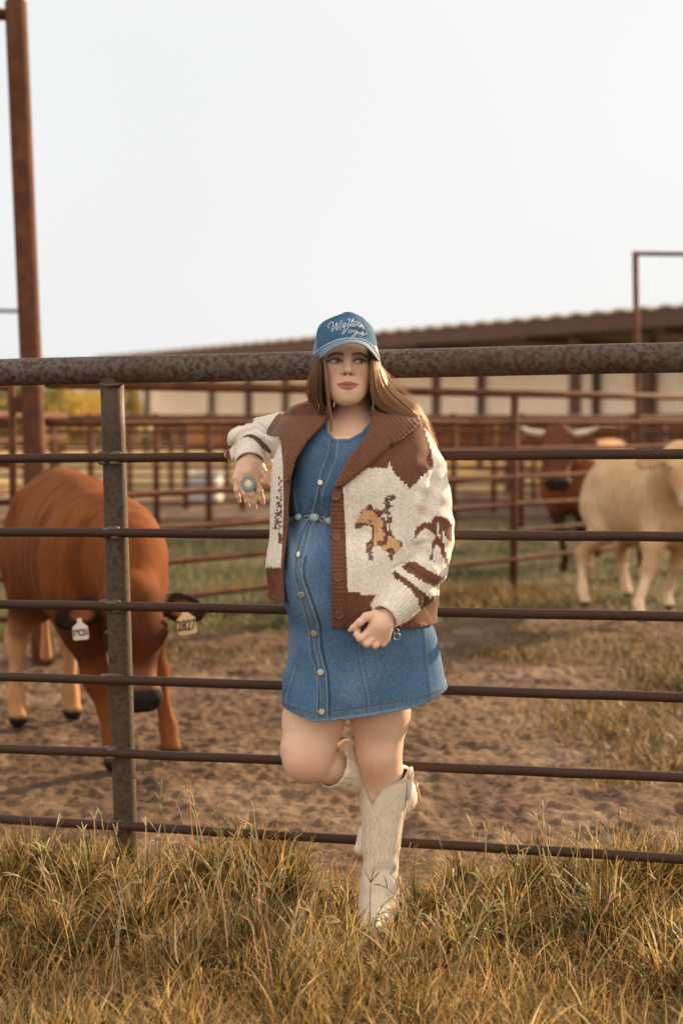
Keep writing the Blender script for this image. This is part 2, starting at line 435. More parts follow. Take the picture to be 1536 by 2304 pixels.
# ---------------------------------------------------------------- front fence (measured on its own vertical plane)
d_ = (FB - FA); nrm = Vector((-d_.y, d_.x, 0)).normalized()
def PF(px, py):
    p = Vector(P(px, py, 1.0)); o = Vector((0, 0, CAMH)); r = p - o
    t = (FA - o).dot(nrm) / r.dot(nrm); return o + r * t
fence = thing('pipe_fence', 'front pipe fence with thick mottled top pipe and thin rods, the woman leans on it', 'fence', (FA.x, FA.y, 0))
def ext(a, b, e0, e1): d = (b - a); return a - d*e0, b + d*e1
def rod_pts(a, b, n=26, wob=0.0, seed=1):
    r = random.Random(seed); o = []
    for i in range(n+1):
        t = i/n; p = a.lerp(b, t); o.append(p + Vector((0, r.uniform(-1,1)*wob, r.uniform(-1,1)*wob)))
    return o
a, b = PF(0, 838), PF(1536, 804)
mid = PF(768, 819)
mb = MB(); A_, B_ = ext(a, b, 0.9, 0.9); mb.tube(rod_pts(A_, B_, 40, 0.0006, 3), 0.0425, 28)
mb.build('top_rail', M_pipe, fence, smooth=True)
post_defs = []
rails = [(1031, 1021), (1195, 1205), (1356, 1383), (1517, 1563), (1677, 1742), (1834, 1923)]
for i, (y0, y1) in enumerate(rails):
    a, b = PF(0, y0), PF(1536, y1); A_, B_ = ext(a, b, 0.9, 0.9)
    off = -nrm * 0.040 if nrm.y > 0 else nrm * 0.040
    mb = MB(); mb.tube(rod_pts(A_ + off, B_ + off, 40, 0.0012, 20+i), 0.0145, 14); mb.build('rail', M_rod, fence, smooth=True)
ptop = PF(252, 850); pbot = PF(289, 2060)
step = (FB - FA).normalized()
for k in (-1, 0, 1):
    sh = step * (k * 2.44); t_ = Vector((ptop.x, fence_y(ptop.x), ptop.z)) + sh; b_ = Vector((pbot.x, fence_y(pbot.x), -0.1)) + sh
    mb = MB(); mb.tube([t_.lerp(b_, q/10) for q in range(11)], 0.0365, 28)
    po = mb.build('post', M_post, fence, smooth=True)
    wb = MB(); r = random.Random(5+k)     # bead where the post meets the top pipe
    pts = []
    for q in range(25):
        an = 2*math.pi*q/24
        pts.append(t_ + step*math.cos(an)*0.0385 + Vector((0, math.sin(an)*0.0385, -0.012 + 0.020*abs(math.cos(an))**1.6*0 + 0.012*math.sin(an) + r.uniform(-.0012,.0012))))
    wb.tube(pts, [0.0048 + r.uniform(0, .0012) for _ in pts], 8, cap=False)
    wb.build('weld', M_weld, fence, smooth=True)
    for i, (y0, y1) in enumerate(rails):
        a, b = PF(0, y0), PF(1536, y1); tt = (t_.x + (b_.x-t_.x)*0.5*(i+1)/6 - a.x)/(b.x-a.x); c0 = a.lerp(b, tt) + off
        s = SDF(); r = random.Random(40+i+7*k)
        for q in range(9):
            s.ell(c0 + step*r.uniform(-.028, .028) + Vector((0, r.uniform(-.005, .010), (1 if q < 6 else -1)*r.uniform(.008, .0165))), (.012+r.uniform(0,.008), .011, .0075), 0.006)
        lo_ = np.array(c0) - .05; v_, F_ = s.mesh(lo_, lo_ + .1, 0.0025)
        mesh_obj('weld', v_, F_, M_weld, fence, smooth=True)

# ---------------------------------------------------------------- generic pipe fence
def pipe_fence(label, A, B, height, rz, posts, rr=0.028, tr=0.042, pr=0.033, m=None, sag=0.0, group=None, cap=0.0, name='pipe_fence'):
    m = m or M_rust; A = Vector((A[0], A[1], 0)); B = Vector((B[0], B[1], 0))
    f = thing(name, label, 'fence', tuple(A), group)
    mb = MB(); mb.tube([A + Vector((0,0,height)), B + Vector((0,0,height))], tr, 12); mb.build('top_rail', m, f, smooth=True)
    for z in rz:
        mb = MB(); mb.tube(rod_pts(A + Vector((0,-pr*0.6,z)), B + Vector((0,-pr*0.6,z)), 20, sag, int(z*100)), rr, 8); mb.build('rail', m, f, smooth=True)
    for t in posts:
        p = A.lerp(B, t); mb = MB(); mb.tube([p + Vector((0,0,-0.1)), p + Vector((0,0,height-tr*0.6+cap))], pr, 12); mb.build('post', m, f, smooth=True)
    return f
# side fence running away to the right from the tall gate post
A1 = (P(94, 0, 8.45)[0], 8.45); dirx = 1.0
def on1(Y): return (A1[0] + (Y - 8.45)*1.0, Y)
def t1(Y): return (Y - 8.45) / (16.5 - 8.45)
pipe_fence('rusty side fence slanting away behind the woman from the tall gate post', A1, on1(16.5), 1.664,
           (1.43, 1.21, 0.986, 0.761, 0.544, 0.315), [t1(11.6), t1(14.6), 0.995], rr=0.021, tr=0.030, pr=0.034, sag=0.004)
# tall gate post with its high crossbar
gp = thing('gate_post', 'very tall rusty pipe post at the left edge of the picture with a high crossbar', 'post', tuple(GR(97, 1492)))
g0 = Vector(GR(99, 1500)); 
gt = Vector(P(36, 6, 8.5))
mb = MB(); mb.tube([g0 - (gt-g0)*.04] + [g0.lerp(gt, q/8) for q in range(1, 9)] + [gt + Vector((0,0,.025)), gt + Vector((0,0,.04))], [0.064]*9 + [.045, .02], 24)
mb.build('pole', M_rust, gp, smooth=True)
mb = MB(); mb.tube([gt + Vector((0,0,-.07)), gt + Vector((-3.6, 0, -.02))], 0.034, 16); mb.build('crossbar', M_rust, gp, smooth=True)
mb = MB(); mb.tube([g0 + Vector((0,-.004,.96)), g0 + Vector((0,-.004,1.06))], 0.066, 20); mb.build('hinge_band', M_rust, gp, smooth=True)
h1 = Vector(P(80, 912, 8.45)); h2 = Vector(P(28, 912, 8.45))
mb = MB(); mb.beam(h1, h2, .05, .09); mb.build('hinge', M_rust, gp)
# gate hanging on it
gate = thing('pen_gate', 'rusty pipe gate hung on the tall post at the left edge', 'gate', (P(28, 945, 8.45)[0], 8.45, 0))
gx0 = P(28, 945, 8.45)[0]
mb = MB(); mb.tube([(gx0, 8.45, .22), (gx0, 8.45, 1.66)], 0.024, 12); mb.build('stile', M_rust, gate, smooth=True)
for z in (1.64, 1.42, 1.19, .96, .73, .50, .26):
    mb = MB(); mb.tube([(gx0, 8.45, z), (gx0 - 3.0, 8.45, z)], 0.019, 10); mb.build('rail', M_rust, gate, smooth=True)
mb = MB(); mb.tube([(gx0-3.0, 8.45, .22), (gx0-3.0, 8.45, 1.66)], 0.024, 12); mb.build('stile', M_rust, gate, smooth=True)
hp = Vector(P(70, 700, 16)); tpp = thing('overhead_pipe', 'thin pale overhead pipe crossing to the left behind the tall post', 'pipe', (hp.x-.5, 16, 0))
mb = MB(); mb.tube([hp + Vector((.0,0,0)), hp + Vector((-5,0,.04))], 0.022, 10); mb.build('crossbar', M_pipe, tpp, smooth=True)
mb = MB(); mb.tube([hp, Vector((hp.x+.08, 16, -.05))], 0.022, 10); mb.build('upright', M_pipe, tpp, smooth=True)
# slim gate frame on the right
fr = Vector(GR(1440, 1275)); ft = Vector(P(1428, 566, fr.y)); 
gf = thing('overhead_gateway', 'slim dark overhead gateway of thin pipes behind the pale steer', 'gateway', tuple(fr))
mb = MB(); mb.tube([fr + Vector((0,0,-.1)), ft], 0.030, 12); mb.build('upright', M_rust, gf, smooth=True)
mb = MB(); mb.tube([ft + Vector((0,0,-.02)), ft + Vector((3.4, 1.0, .06))], 0.022, 12); mb.build('crossbar', M_rust, gf, smooth=True)
mb = MB(); mb.tube([fr + Vector((3.4,1.0,-.1)), ft + Vector((3.4,1.0,.06))], 0.030, 12); mb.build('upright', M_rust, gf, smooth=True)

# ---------------------------------------------------------------- far pens
def xat(px, Y): return (px-768)/FPX*Y
def fence_px(label, Y0, px0, Y1, px1, height, rz, post_px, **k):
    A = (xat(px0, Y0), Y0); B = (xat(px1, Y1), Y1); ts = []
    for q in post_px:
        # x/Y = (q-768)/FPX on the line
        s = (q-768)/FPX; dx = B[0]-A[0]; dy = B[1]-A[1]
        ts.append((s*A[1]-A[0])/(dx - s*dy))
    return pipe_fence(label, A, B, height, rz, ts, **k)
fence_px('brown board topped pen fence crossing the whole view behind the cattle', 17.5, -260, 18.5, 1800, 1.46,
         (1.30, 1.08, .86, .64, .42, .20), [-150, 205, 352, 470, 640, 700, 850, 1020, 1172, 1420, 1640], rr=0.019, tr=0.042, pr=0.042, m=M_brown, cap=0.1)
fence_px('second pen fence farther off, thin rails seen under the red arm of the first', 23.5, -200, 22.0, 1750, 1.50,
         (1.28, 1.05, .8, .55, .3), [-60, 130, 292, 418, 545, 950, 1110, 1260, 1500, 1650], rr=0.019, tr=0.036, pr=0.045, m=M_brown)
fence_px('third pen fence, the farthest one in front of the dry yellow field', 29, -200, 30, 1750, 1.50,
         (1.2, .9, .6, .3), [-100, 60, 250, 385, 510, 660, 900, 985, 1150, 1310, 1480], rr=0.02, tr=0.04, pr=0.05, m=M_brown)
fence_px('pen divider running away from the camera on the right', 18.2, 1560, 29.5, 1085, 1.5,
         (1.25, 1.0, .75, .5, .25), [1490, 1390, 1290, 1200, 1140], rr=0.025, tr=0.035, pr=0.04, m=M_brown)
fence_px('pen divider running away from the camera on the left', 8.6, -420, 17.3, 150, 1.5,
         (1.25, 1.0, .75, .5, .25), [-200, -20, 60, 120], rr=0.022, tr=0.035, pr=0.04, m=M_brown)
# water trough and feed bunk
M_trough = mat('galvanised trough', (0.42, 0.40, 0.37), (0.33, 0.30, 0.27), rough=0.6, scale=6)
def trough(label, px0, px1, Y, h, group='troughs in the far pens'):
    x0, x1 = xat(px0, Y), xat(px1, Y)
    o = thing('water_trough', label, 'trough', ((x0+x1)/2, Y, 0), group)
    mb = MB(); v = []; n = 28; cx = (x0+x1)/2; a = (x1-x0)/2; b = .42
    for (rr_, z) in ((1, 0.02), (1, h), (.95, h), (.95, .1)):
        for k in range(n):
            t = 2*math.pi*k/n; s_ = abs(math.cos(t))**.5*math.copysign(1, math.cos(t)); c_ = abs(math.sin(t))**.7*math.copysign(1, math.sin(t))
            v.append((cx + a*rr_*s_, Y + b*rr_*c_, z))
    f = [(r_*n+k, r_*n+(k+1) % n, (r_+1)*n+(k+1) % n, (r_+1)*n+k) for r_ in range(3) for k in range(n)]
    f.append(tuple(3*n+k for k in range(n)))
    mb.add(v, f); mb.build('tank', M_trough, o, smooth=True)
    mb = MB(); pts = [(v[n+k][0], v[n+k][1], h) for k in range(n)] + [(v[n][0], v[n][1], h)]; mb.tube(pts, .022, 8, cap=False); mb.build('rim', M_trough, o, smooth=True)
trough('pale metal water trough beyond the left pen rails', 425, 500, 24.6, .52, None)

# ================================================================ barn
barn = thing('cattle_barn', 'long open-sided barn with pale corrugated wall band and brown eave', 'barn', (xat(900, 45), 45, 0))
EV = 4.0
def ray_at_z(px, py, z):
    p = Vector(P(px, py, 1.0)); o = Vector((0, 0, CAMH)); r = p - o; t = (z - CAMH)/r.z; return o + r*t
e1 = ray_at_z(1536, 686, EV); e0 = ray_at_z(215, 803, EV)
ed = (e1 - e0); ed.z = 0; en = Vector((-ed.y, ed.x, 0)).normalized()
if en.y < 0: en = -en
e1 = e1 + ed*0.35
edu = (e1 - e0).normalized(); L = (e1 - e0).length
M_roof = mat('weathered roof sheet', (0.62, 0.56, 0.47), (0.50, 0.43, 0.35), rough=0.5, scale=3, spec=.5)
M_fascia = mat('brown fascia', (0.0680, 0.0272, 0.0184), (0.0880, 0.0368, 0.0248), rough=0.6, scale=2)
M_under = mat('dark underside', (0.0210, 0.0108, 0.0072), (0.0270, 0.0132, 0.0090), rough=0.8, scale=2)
M_panel = mat('cream corrugated sheet', (0.90, 0.82, 0.73), (0.84, 0.75, 0.66), rough=0.55, scale=1.5)
# corrugated roof sheet: a wavy strip from the eave back, falling gently away
nw = int(L/0.09); v = []; f = []
for j, (dd, dz) in enumerate(((-.12, .02), (3, -.0), (9, -.15), (9, -.20), (3, -.05), (-.12, -.03))):
    for i in range(nw+1):
        s_ = L*i/nw; wv = 0.035*math.cos(2*math.pi*s_/0.72)
        p = e0 + edu*s_ + en*dd; v.append((p.x, p.y, EV + dz + wv*(1 if j < 3 else .98)))
for j in range(5):
    for i in range(nw): f.append((j*(nw+1)+i, j*(nw+1)+i+1, (j+1)*(nw+1)+i+1, (j+1)*(nw+1)+i))
for i in range(nw): f.append((5*(nw+1)+i, 5*(nw+1)+i+1, i+1, i))
mb = MB(); mb.add(v, f); mb.build('roof', M_roof, barn, smooth=True)
z_ = Vector((0,0,1))
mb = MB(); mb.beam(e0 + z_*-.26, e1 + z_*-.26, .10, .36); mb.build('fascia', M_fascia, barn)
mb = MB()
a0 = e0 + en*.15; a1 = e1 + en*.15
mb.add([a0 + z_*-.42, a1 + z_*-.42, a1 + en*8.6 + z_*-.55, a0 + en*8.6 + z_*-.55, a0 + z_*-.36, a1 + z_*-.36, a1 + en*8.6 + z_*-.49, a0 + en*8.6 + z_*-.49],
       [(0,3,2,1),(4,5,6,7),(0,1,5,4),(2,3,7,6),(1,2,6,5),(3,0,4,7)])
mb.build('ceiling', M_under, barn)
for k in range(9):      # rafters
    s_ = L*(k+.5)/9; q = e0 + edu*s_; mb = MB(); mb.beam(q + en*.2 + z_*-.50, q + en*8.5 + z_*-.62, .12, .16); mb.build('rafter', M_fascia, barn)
# wall band set back under the roof
WB = 2.8
w0 = e0 + en*WB; 
def on_wall(px):     # where the wall line is met
    s = (px-768)/FPX; return (s*w0.y - w0.x)/(edu.x - s*edu.y)
sw0 = on_wall(322); nwv = int((L+6-sw0)/0.045)
v = []; f = []
for i in range(nwv+1):
    s_ = sw0 + (L+6-sw0)*i/nwv; wv = 0.014*math.cos(2*math.pi*s_/0.23); p = w0 + edu*s_ - en*wv
    v += [(p.x, p.y, 1.50), (p.x, p.y, 3.0)]
for i in range(nwv): f.append((2*i, 2*i+2, 2*i+3, 2*i+1))
mb = MB(); mb.add(v, f)
v2 = [(Vector(q) + en*.04) for q in v]; mb.add(v2, [tuple(reversed(q)) for q in f])
mb.build('wall_panel', M_panel, barn, smooth=True)
mb = MB(); mb.beam(w0 + edu*sw0 + z_*(1.43-EV), w0 + edu*(L+6) + z_*(1.43-EV), .16, .14); mb.build('girt', M_fascia, barn)
mb = MB(); mb.beam(w0 + edu*sw0 + z_*(3.06-EV), w0 + edu*(L+6) + z_*(3.06-EV), .16, .12); mb.build('girt', M_fascia, barn)
def colm(px, setb, w_=.16, nm='column'):
    wl = e0 + en*setb; s = (px-768)/FPX; ss = (s*wl.y - wl.x)/(edu.x - s*edu.y); p = wl + edu*ss
    mb = MB(); mb.beam(Vector((p.x, p.y, -.1)), Vector((p.x, p.y, EV-.42)), w_, w_); mb.build(nm, M_fascia, barn)
for px in (475, 640, 1078, 1290, 1336, 1462, 330): colm(px, WB-.14, .17)
for px in (1290, 1442, 980, 720, 560): colm(px, .35, .26)
# end wall beam closing the far end of the roof, and the back wall of the barn in the dark
mb = MB(); mb.beam(e0 + z_*-.3, e0 + en*8.6 + z_*-.42, .1, .4); mb.build('fascia', M_fascia, barn)
# feed bunk boards low under the wall band
mb = MB(); mb.beam(w0 + edu*sw0 + en*2.2 + z_*(.75-EV), w0 + edu*(L+6) + en*2.2 + z_*(.75-EV), .1, 1.1); mb.build('back_panel', mat('rusty sheet', (0.26, 0.11, 0.05), (0.34, 0.17, 0.07), rough=.8, scale=2), barn)

# ================================================================ far trees
M_leaf = mat('leaves', vcol='Col', rough=0.6, trans=0.45, spec=.2)
M_bark = mat('bark', (0.10, 0.07, 0.05), (0.16, 0.12, 0.09), rough=0.9, scale=12, bump=.01)
def far_tree(i, px, Y, h, wd, tint, label):
    r = np.random.default_rng(100+i); x = xat(px, Y)
    t = thing('tree', label, 'tree', (x, Y, 0), 'low trees on the horizon at the left')
    mb = MB(); mb.tube([(x, Y, -.1), (x+.1, Y, h*.3), (x-.1, Y, h*.75)], [h*.04, h*.03, h*.01], 8)
    for k in range(5):
        an = r.uniform(0, 6.28); q = (x+math.cos(an)*wd*.35, Y+math.sin(an)*wd*.35, h*(.55+.3*r.uniform()))
        mb.tube([(x, Y, h*(.2+.08*k)), q], [h*.02, h*.006], 6)
    mb.build('trunk', M_bark, t, smooth=True)
    cl = r.normal(size=(26, 3)); cl = cl/np.linalg.norm(cl, axis=1)[:,None]*r.uniform(.3, 1, (26,1))
    cc = np.array([x, Y, h*.58]) + cl*[wd*.5, wd*.5, h*.40]
    n = 1700; ci = r.integers(0, 26, n); p = cc[ci] + r.normal(size=(n,3))*[wd*.085, wd*.085, h*.075]
    a = r.normal(size=(n,3)); a /= np.linalg.norm(a,axis=1)[:,None]; b = np.cross(a, r.normal(size=(n,3))); b /= np.linalg.norm(b,axis=1)[:,None]
    s = r.uniform(.07, .15, (n,1))
    v = np.stack([p-a*s, p+b*s*.6, p+a*s, p-b*s*.6], 1).reshape(-1, 3); F = np.arange(4*n).reshape(n, 4)
    cv = np.repeat(np.array(tint)[None]*(0.6 + 0.8*r.uniform(size=(n,1))), 4, 0)
    mesh_obj('crown', v, F, M_leaf, t, vcol=cv)
tl = ['yellow-green tree just right of the tall gate post', 'small broad tree on the horizon left of the front post', 'low olive tree at the left picture edge beyond the gate',
      'thin tree in the gap between front post and barn wall', 'bushy dark tree behind the far pens at the left', 'round tree glimpsed beyond the left end of the barn roof', 'wide yellowing tree farthest to the left']
for i, (px, Y, h, wd, tint) in enumerate([(140, 62, 3.9, 4.2, (.50,.36,.09)), (205, 70, 3.8, 3.6, (.46,.33,.10)), (15, 66, 4.0, 4, (.20,.18,.06)), (300, 74, 4.1, 1.5, (.30,.22,.07)),  # yellow sun glow is put into the brighter leaf tints
                                         (60, 58, 3.3, 3, (.22,.19,.06)), (262, 80, 3.9, 2.6, (.36,.27,.09)), (-60, 70, 4.2, 5, (.2,.17,.05))]):
    far_tree(i, px, Y, h, wd, tint, tl[i])
# hedge line on the horizon, one leafy mass
r = np.random.default_rng(9); n = 30000
hx = r.uniform(-70, 90, n); hy = 92 + r.normal(size=n)*1.5; hz = np.abs(r.normal(size=n))*.75*(1+.5*np.sin(hx*.6)+.4*np.sin(hx*1.7+1))
p = np.stack([hx, hy, hz], 1); a = r.normal(size=(n,3)); b = r.normal(size=(n,3)); a /= np.linalg.norm(a,axis=1)[:,None]; b /= np.linalg.norm(b,axis=1)[:,None]
v = np.stack([p-a*.35, p+b*.3, p+a*.35, p-b*.3], 1).reshape(-1,3)
cv = np.repeat(np.array([.26,.17,.07])[None]*(.6+.8*r.uniform(size=(n,1))), 4, 0)
tag(mesh_obj('far_hedgerow', v, np.arange(4*n).reshape(n,4), M_leaf, vcol=cv), 'low leafy growth along the horizon beyond the pens', 'hedgerow', kind='stuff')
# ================================================================ cattle
M_hide = mat('short hair hide', vcol='Col', rough=0.8, spec=.06, scale=30, detail=5, varamt=0.16, bump=0.007, bscale=9, stretch=(1, 1, .35))
M_horn = mat('horn', (0.70, 0.62, 0.50), (0.55, 0.44, 0.32), rough=0.4, scale=12)
M_eye = mat('wet dark eye', (0.012, 0.008, 0.006), rough=0.08, spec=.8)
M_tag = mat('plastic ear tag', (0.80, 0.62, 0.36), (0.76, 0.56, 0.30), rough=0.5)
M_tagw = mat('pale ear tag', (0.74, 0.68, 0.60), (0.70, 0.64, 0.55), rough=0.5)
M_ink = mat('tag ink', (0.035, 0.025, 0.02), rough=0.7)
def cattle(name, label, cat, rear, front, H, neck, poll, muzzle, hooves, pal, h, hump=1.0, horns=None, fat=1.0, ear=0.17, tail=True, eardroop=0.0, headw=1.0, drop=0.0, cz=.33, lap=1.0):
    """rear/front: ground points under hips and shoulders; neck, poll, muzzle: world points; hooves: FL FR HL HR world xy"""
    rear = np.array(rear); front = np.array(front); mid = (rear+front)/2; d = front-rear; Ls = np.linalg.norm(d); d = d/Ls
    root = thing(name, label, cat, (mid[0], mid[1], 0))
    def Wd(x, y, z): return np.array([mid[0] + d[0]*x - d[1]*y, mid[1] + d[1]*x + d[0]*y, z])
    ang = math.degrees(math.atan2(d[1], d[0])); k = H/1.2; hl = Ls/2
    s = SDF(); RZ = (0, 0, ang)
    s.ell(Wd(hl-.04, 0, .84*k-drop), np.array([.36, .235*fat, cz])*k, 0, RZ)
    s.ell(Wd(0, 0, .84*k-drop*.3), np.array([.55, .275*fat, .31])*k, .20, RZ); s.ell(Wd(-hl*.35, 0, .93*k-drop*.2), np.array([.40, .22*fat, .26])*k, .18, RZ)
    s.ell(Wd(-hl+.02, 0, .92*k), np.array([.30, .235*fat, .26])*k, .14, RZ)
    s.ell(Wd(-hl+.02, 0, 1.10*k), np.array([.20, .10, .09])*k, .12, RZ)
    if hump: s.ell(Wd(hl-.02, 0, 1.10*k-drop), np.array([.20, .075, .14*hump])*k, .14, RZ)
    for sg in (1, -1):     # haunch and shoulder muscles
        s.ell(Wd(-hl-.02, sg*.15*fat*k, .82*k), np.array([.20, .12, .26])*k, .08, RZ)
        s.ell(Wd(hl, sg*.16*fat*k, .80*k-drop*.6), np.array([.15, .10, .26])*k, .07, RZ)
        s.ell(Wd(-hl+.13, sg*.20*fat*k, 1.06*k), np.array([.06, .05, .05])*k, .10, RZ)
    for i, (hx_, hy_) in enumerate(hooves):
        fr_ = i < 2; sg = 1 if i % 2 == 0 else -1; F_ = np.array([hx_, hy_, 0.0]); f3 = np.array([d[0], d[1], 0])
        if fr_:
            A = Wd(hl+.02, sg*.13*k, .74*k); B = A*.5 + F_*.5; B[2] = .40*k; B += f3*.02; C = F_ + [0, 0, .14*k] - f3*.01
            s.chain([A, (A+B)/2, B, B+(C-B)*.15, C, F_+f3*.03+[0,0,.05]], np.array([.110, .078, .048, .038, .030, .046])*k, .05)
            s.ell(B, (.046*k, .044*k, .055*k), .03)
        else:
            A = Wd(-hl, sg*.13*k, .80*k); B = Wd(-hl+.10, sg*.15*k, .62*k); C = F_*.8 + Wd(-hl, sg*.13*k, 0)*.2; C[2] = .43*k; C -= f3*.08; D_ = F_ + [0,0,.14*k] - f3*.02
            s.chain([A, B, (B+C)/2, C, C+(D_-C)*.2, D_, F_+f3*.03+[0,0,.05]], np.array([.15, .105, .062, .043, .034, .031, .046])*k, .06)

    P0 = np.array(poll); P1 = np.array(muzzle); hd = P1-P0; hL = np.linalg.norm(hd); hd = hd/hL
    N1 = np.array(neck)
    s.chain([Wd(hl, 0, .95*k-drop), N1, P0 + hd*.04 ], [.20*k*(.6+.4*lap), .155*k*(.5+.5*lap), .10*k], .13)
    s.chain([Wd(hl+.05, 0, .78*k), (N1+P0)/2 - [0,0,.10*k], P0 + hd*hL*.45 - [0,0,.02]], [.17*k*lap, .085*k*lap, .05*k], .10)   # dewlap
    side = np.cross(hd, np.array([0,0,1.0])); side /= np.linalg.norm(side); up = np.cross(side, hd); w_ = hL*.27*headw
    s.cone(P0 + hd*.03 + up*.01, P0 + hd*hL*.36 + up*.01, w_*.86, w_*.86, .05)
    for sg in (1, -1):
        s.cone(P0 + hd*hL*.10 + side*sg*w_*.35, P0 + hd*hL*.38 + side*sg*w_*.42, w_*.52, w_*.55, .04)
        s.ell(P0 + hd*hL*.36 + side*sg*w_*.80 + up*w_*.35, (w_*.28,)*3, .04)
        s.cone(P0 + hd*hL*.45 + side*sg*w_*.40 - up*w_*.3, P0 + hd*hL*.8 + side*sg*w_*.25 - up*w_*.3, w_*.42, w_*.34, .04)
    s.cone(P0 + hd*hL*.36 + up*.01, P1 - hd*.05, w_*.74, w_*.50, .05)
    s.cone(P1 - hd*.03 + side*w_*.28, P1 - hd*.03 - side*w_*.28, w_*.52, w_*.52, .03)
    for sg in (1, -1):
        s.ell(P1 + hd*.012 + side*sg*w_*.36 + up*w_*.34, (w_*.13,)*3, .012, mode='s')
    # ears: flattened cups
    ears = []
    for sg in (1, -1):
        e0_ = P0 + hd*hL*.10 + side*sg*w_*.9; eo = side*sg*.95 + np.array([0,0,-.15-eardroop]) ; eo /= np.linalg.norm(eo)
        e1_ = e0_ + eo*ear
        q = (e0_+e1_)/2 + eo*.02
        rx = math.degrees(math.atan2(eo[1], eo[0])); ry = -math.degrees(math.asin(eo[2]))
        s.cone(e0_ - eo*.03, e0_ + eo*.03, .035*k, .03*k, .04)
        s.ell(q, (ear*.58, ear*.13, ear*.36), .02, (0, ry, rx))
        nrm_ = np.cross(eo, [0,0,1.0]); nrm_ /= np.linalg.norm(nrm_); nrm_ *= -1 if nrm_[1] > 0 else 1
        s.ell(q + nrm_*ear*.15 + eo*.01, (ear*.44, ear*.10, ear*.22), .015, (0, ry, rx), 's')
        ears.append((e0_, e1_, eo, nrm_))
    if tail:
        T = [Wd(-hl-.26*k, 0, 1.08*k), Wd(-hl-.36*k, 0, .95*k), Wd(-hl-.37*k, 0, .70*k), Wd(-hl-.35*k, 0, .50*k), Wd(-hl-.34*k, 0, .28*k)]
        s.chain(T, [.035, .024, .016, .014, .03], .03)
    allp = np.array([P0, P1, Wd(-hl-.5, 0, 0), Wd(hl+.3, 0, 0), Wd(0, .45, 0), Wd(0, -.45, 0)] + [e[1] for e in ears])
    lo_ = allp.min(0) - .16; hi_ = allp.max(0) + .16; lo_[2] = -.02; hi_[2] = max(1.34*k, P0[2]+.2)
    v, F = s.mesh(lo_, hi_, h); v = laplace(v, F, 1, .4); v[:, 2] = np.maximum(v[:, 2], 0.0)
    # local coordinates for the coat pattern
    lx = (v[:,0]-mid[0])*d[0] + (v[:,1]-mid[1])*d[1]; ly = -(v[:,0]-mid[0])*d[1] + (v[:,1]-mid[1])*d[0]
    c = pal(v, lx/k, ly/k, v[:,2]/k, P0, P1, hd, hL, ears, side, up, w_)
    body = mesh_obj('body', v, F, M_hide, root, smooth=True, vcol=np.clip(c, .004, 1))
    for sg in (1, -1):
        ec = P0 + hd*hL*.37 + side*sg*w_*.93 + up*w_*.42
        mb = MB(); o = SDF(); o.ell(ec, (.020*k,)*3); vv, ff = o.mesh(ec-.03, ec+.03, .004); mesh_obj('eye', vv, ff, M_eye, root, smooth=True)
    if horns:
        for sg in (1, -1):
            b0 = P0 + hd*.0 + side*sg*w_*.75 + up*.02
            pts = [b0, b0 + side*sg*.07 + np.array([0,0,.01]), b0 + side*sg*.14 + np.array([0,-.02,.02]), b0 + side*sg*.20 + np.array([0,-.05,.045]), b0 + side*sg*.235 + np.array([0,-.07,.07])]
            mb = MB(); mb.tube(pts, np.array([.034, .033, .029, .020, .004])*1.0, 14); mb.build('horn', M_horn, root, smooth=True)
    return root, ears
def make_tag(root, ear_pt, nrm_, sz, text, m, tilt=0.0):
    """a hanging plate with a neck and printed digits"""
    e = Vector(ear_pt); n_ = Vector((0, -1, 0)); rx = Vector((math.cos(tilt), 0, -math.sin(tilt))); dn = Vector((-math.sin(tilt), 0, -math.cos(tilt)))
    prof = [(-.12, 0), (.12, 0), (.16, -.28), (.48, -.55), (.5, -1.28), (.42, -1.38), (-.42, -1.38), (-.5, -1.28), (-.48, -.55), (-.16, -.28)]
    f_ = [e + n_*.012 + rx*(a*sz) - dn*(b*sz) for a, b in prof]; bk = [q - n_*.003 for q in f_]; n = len(prof)
    mb = MB(); mb.add(f_ + bk, [tuple(range(n-1, -1, -1)), tuple(range(n, 2*n))] + [(i, (i+1) % n, n+(i+1) % n, n+i) for i in range(n)])
    t = mb.build('ear_tag', m, root)
    cu = bpy.data.curves.new('txt', 'FONT'); cu.body = text; cu.size = sz*(.62 if len(text) < 5 else .46); cu.extrude = .0006; cu.align_x = 'CENTER'; cu.align_y = 'CENTER'; cu.offset = sz*.012
    to = bpy.data.objects.new('txt', cu); col.objects.link(to); dg = bpy.context.evaluated_depsgraph_get(); dg.update()
    me = bpy.data.meshes.new_from_object(to.evaluated_get(dg)); bpy.data.objects.remove(to)
    cc = e + n_*.0142 + dn*(.93*sz); M = Matrix(((rx.x, -dn.x, n_.x, cc.x), (rx.y, -dn.y, n_.y, cc.y), (rx.z, -dn.z, n_.z, cc.z), (0,0,0,1)))
    M = M @ Matrix.Diagonal((.8, 1.25, 1, 1))
    me.transform(M); L_ = Vector(root.location); me.transform(Matrix.Translation(-L_)); me.materials.clear(); me.materials.append(M_ink)
    o = bpy.data.objects.new('number', me); col.objects.link(o); o.parent = t
def headt(v, P0, hd, hL): return ((v - P0) @ hd)/hL
def near_ear(v, ears):
    m = np.zeros(len(v))
    for e0_, e1_, eo, n_ in ears:
        t = (v - e0_) @ eo; r_ = np.linalg.norm(v - e0_ - t[:,None]*eo, axis=1)
        m = np.maximum(m, sst(.005, .04, t)*(r_ < .12))
    return m
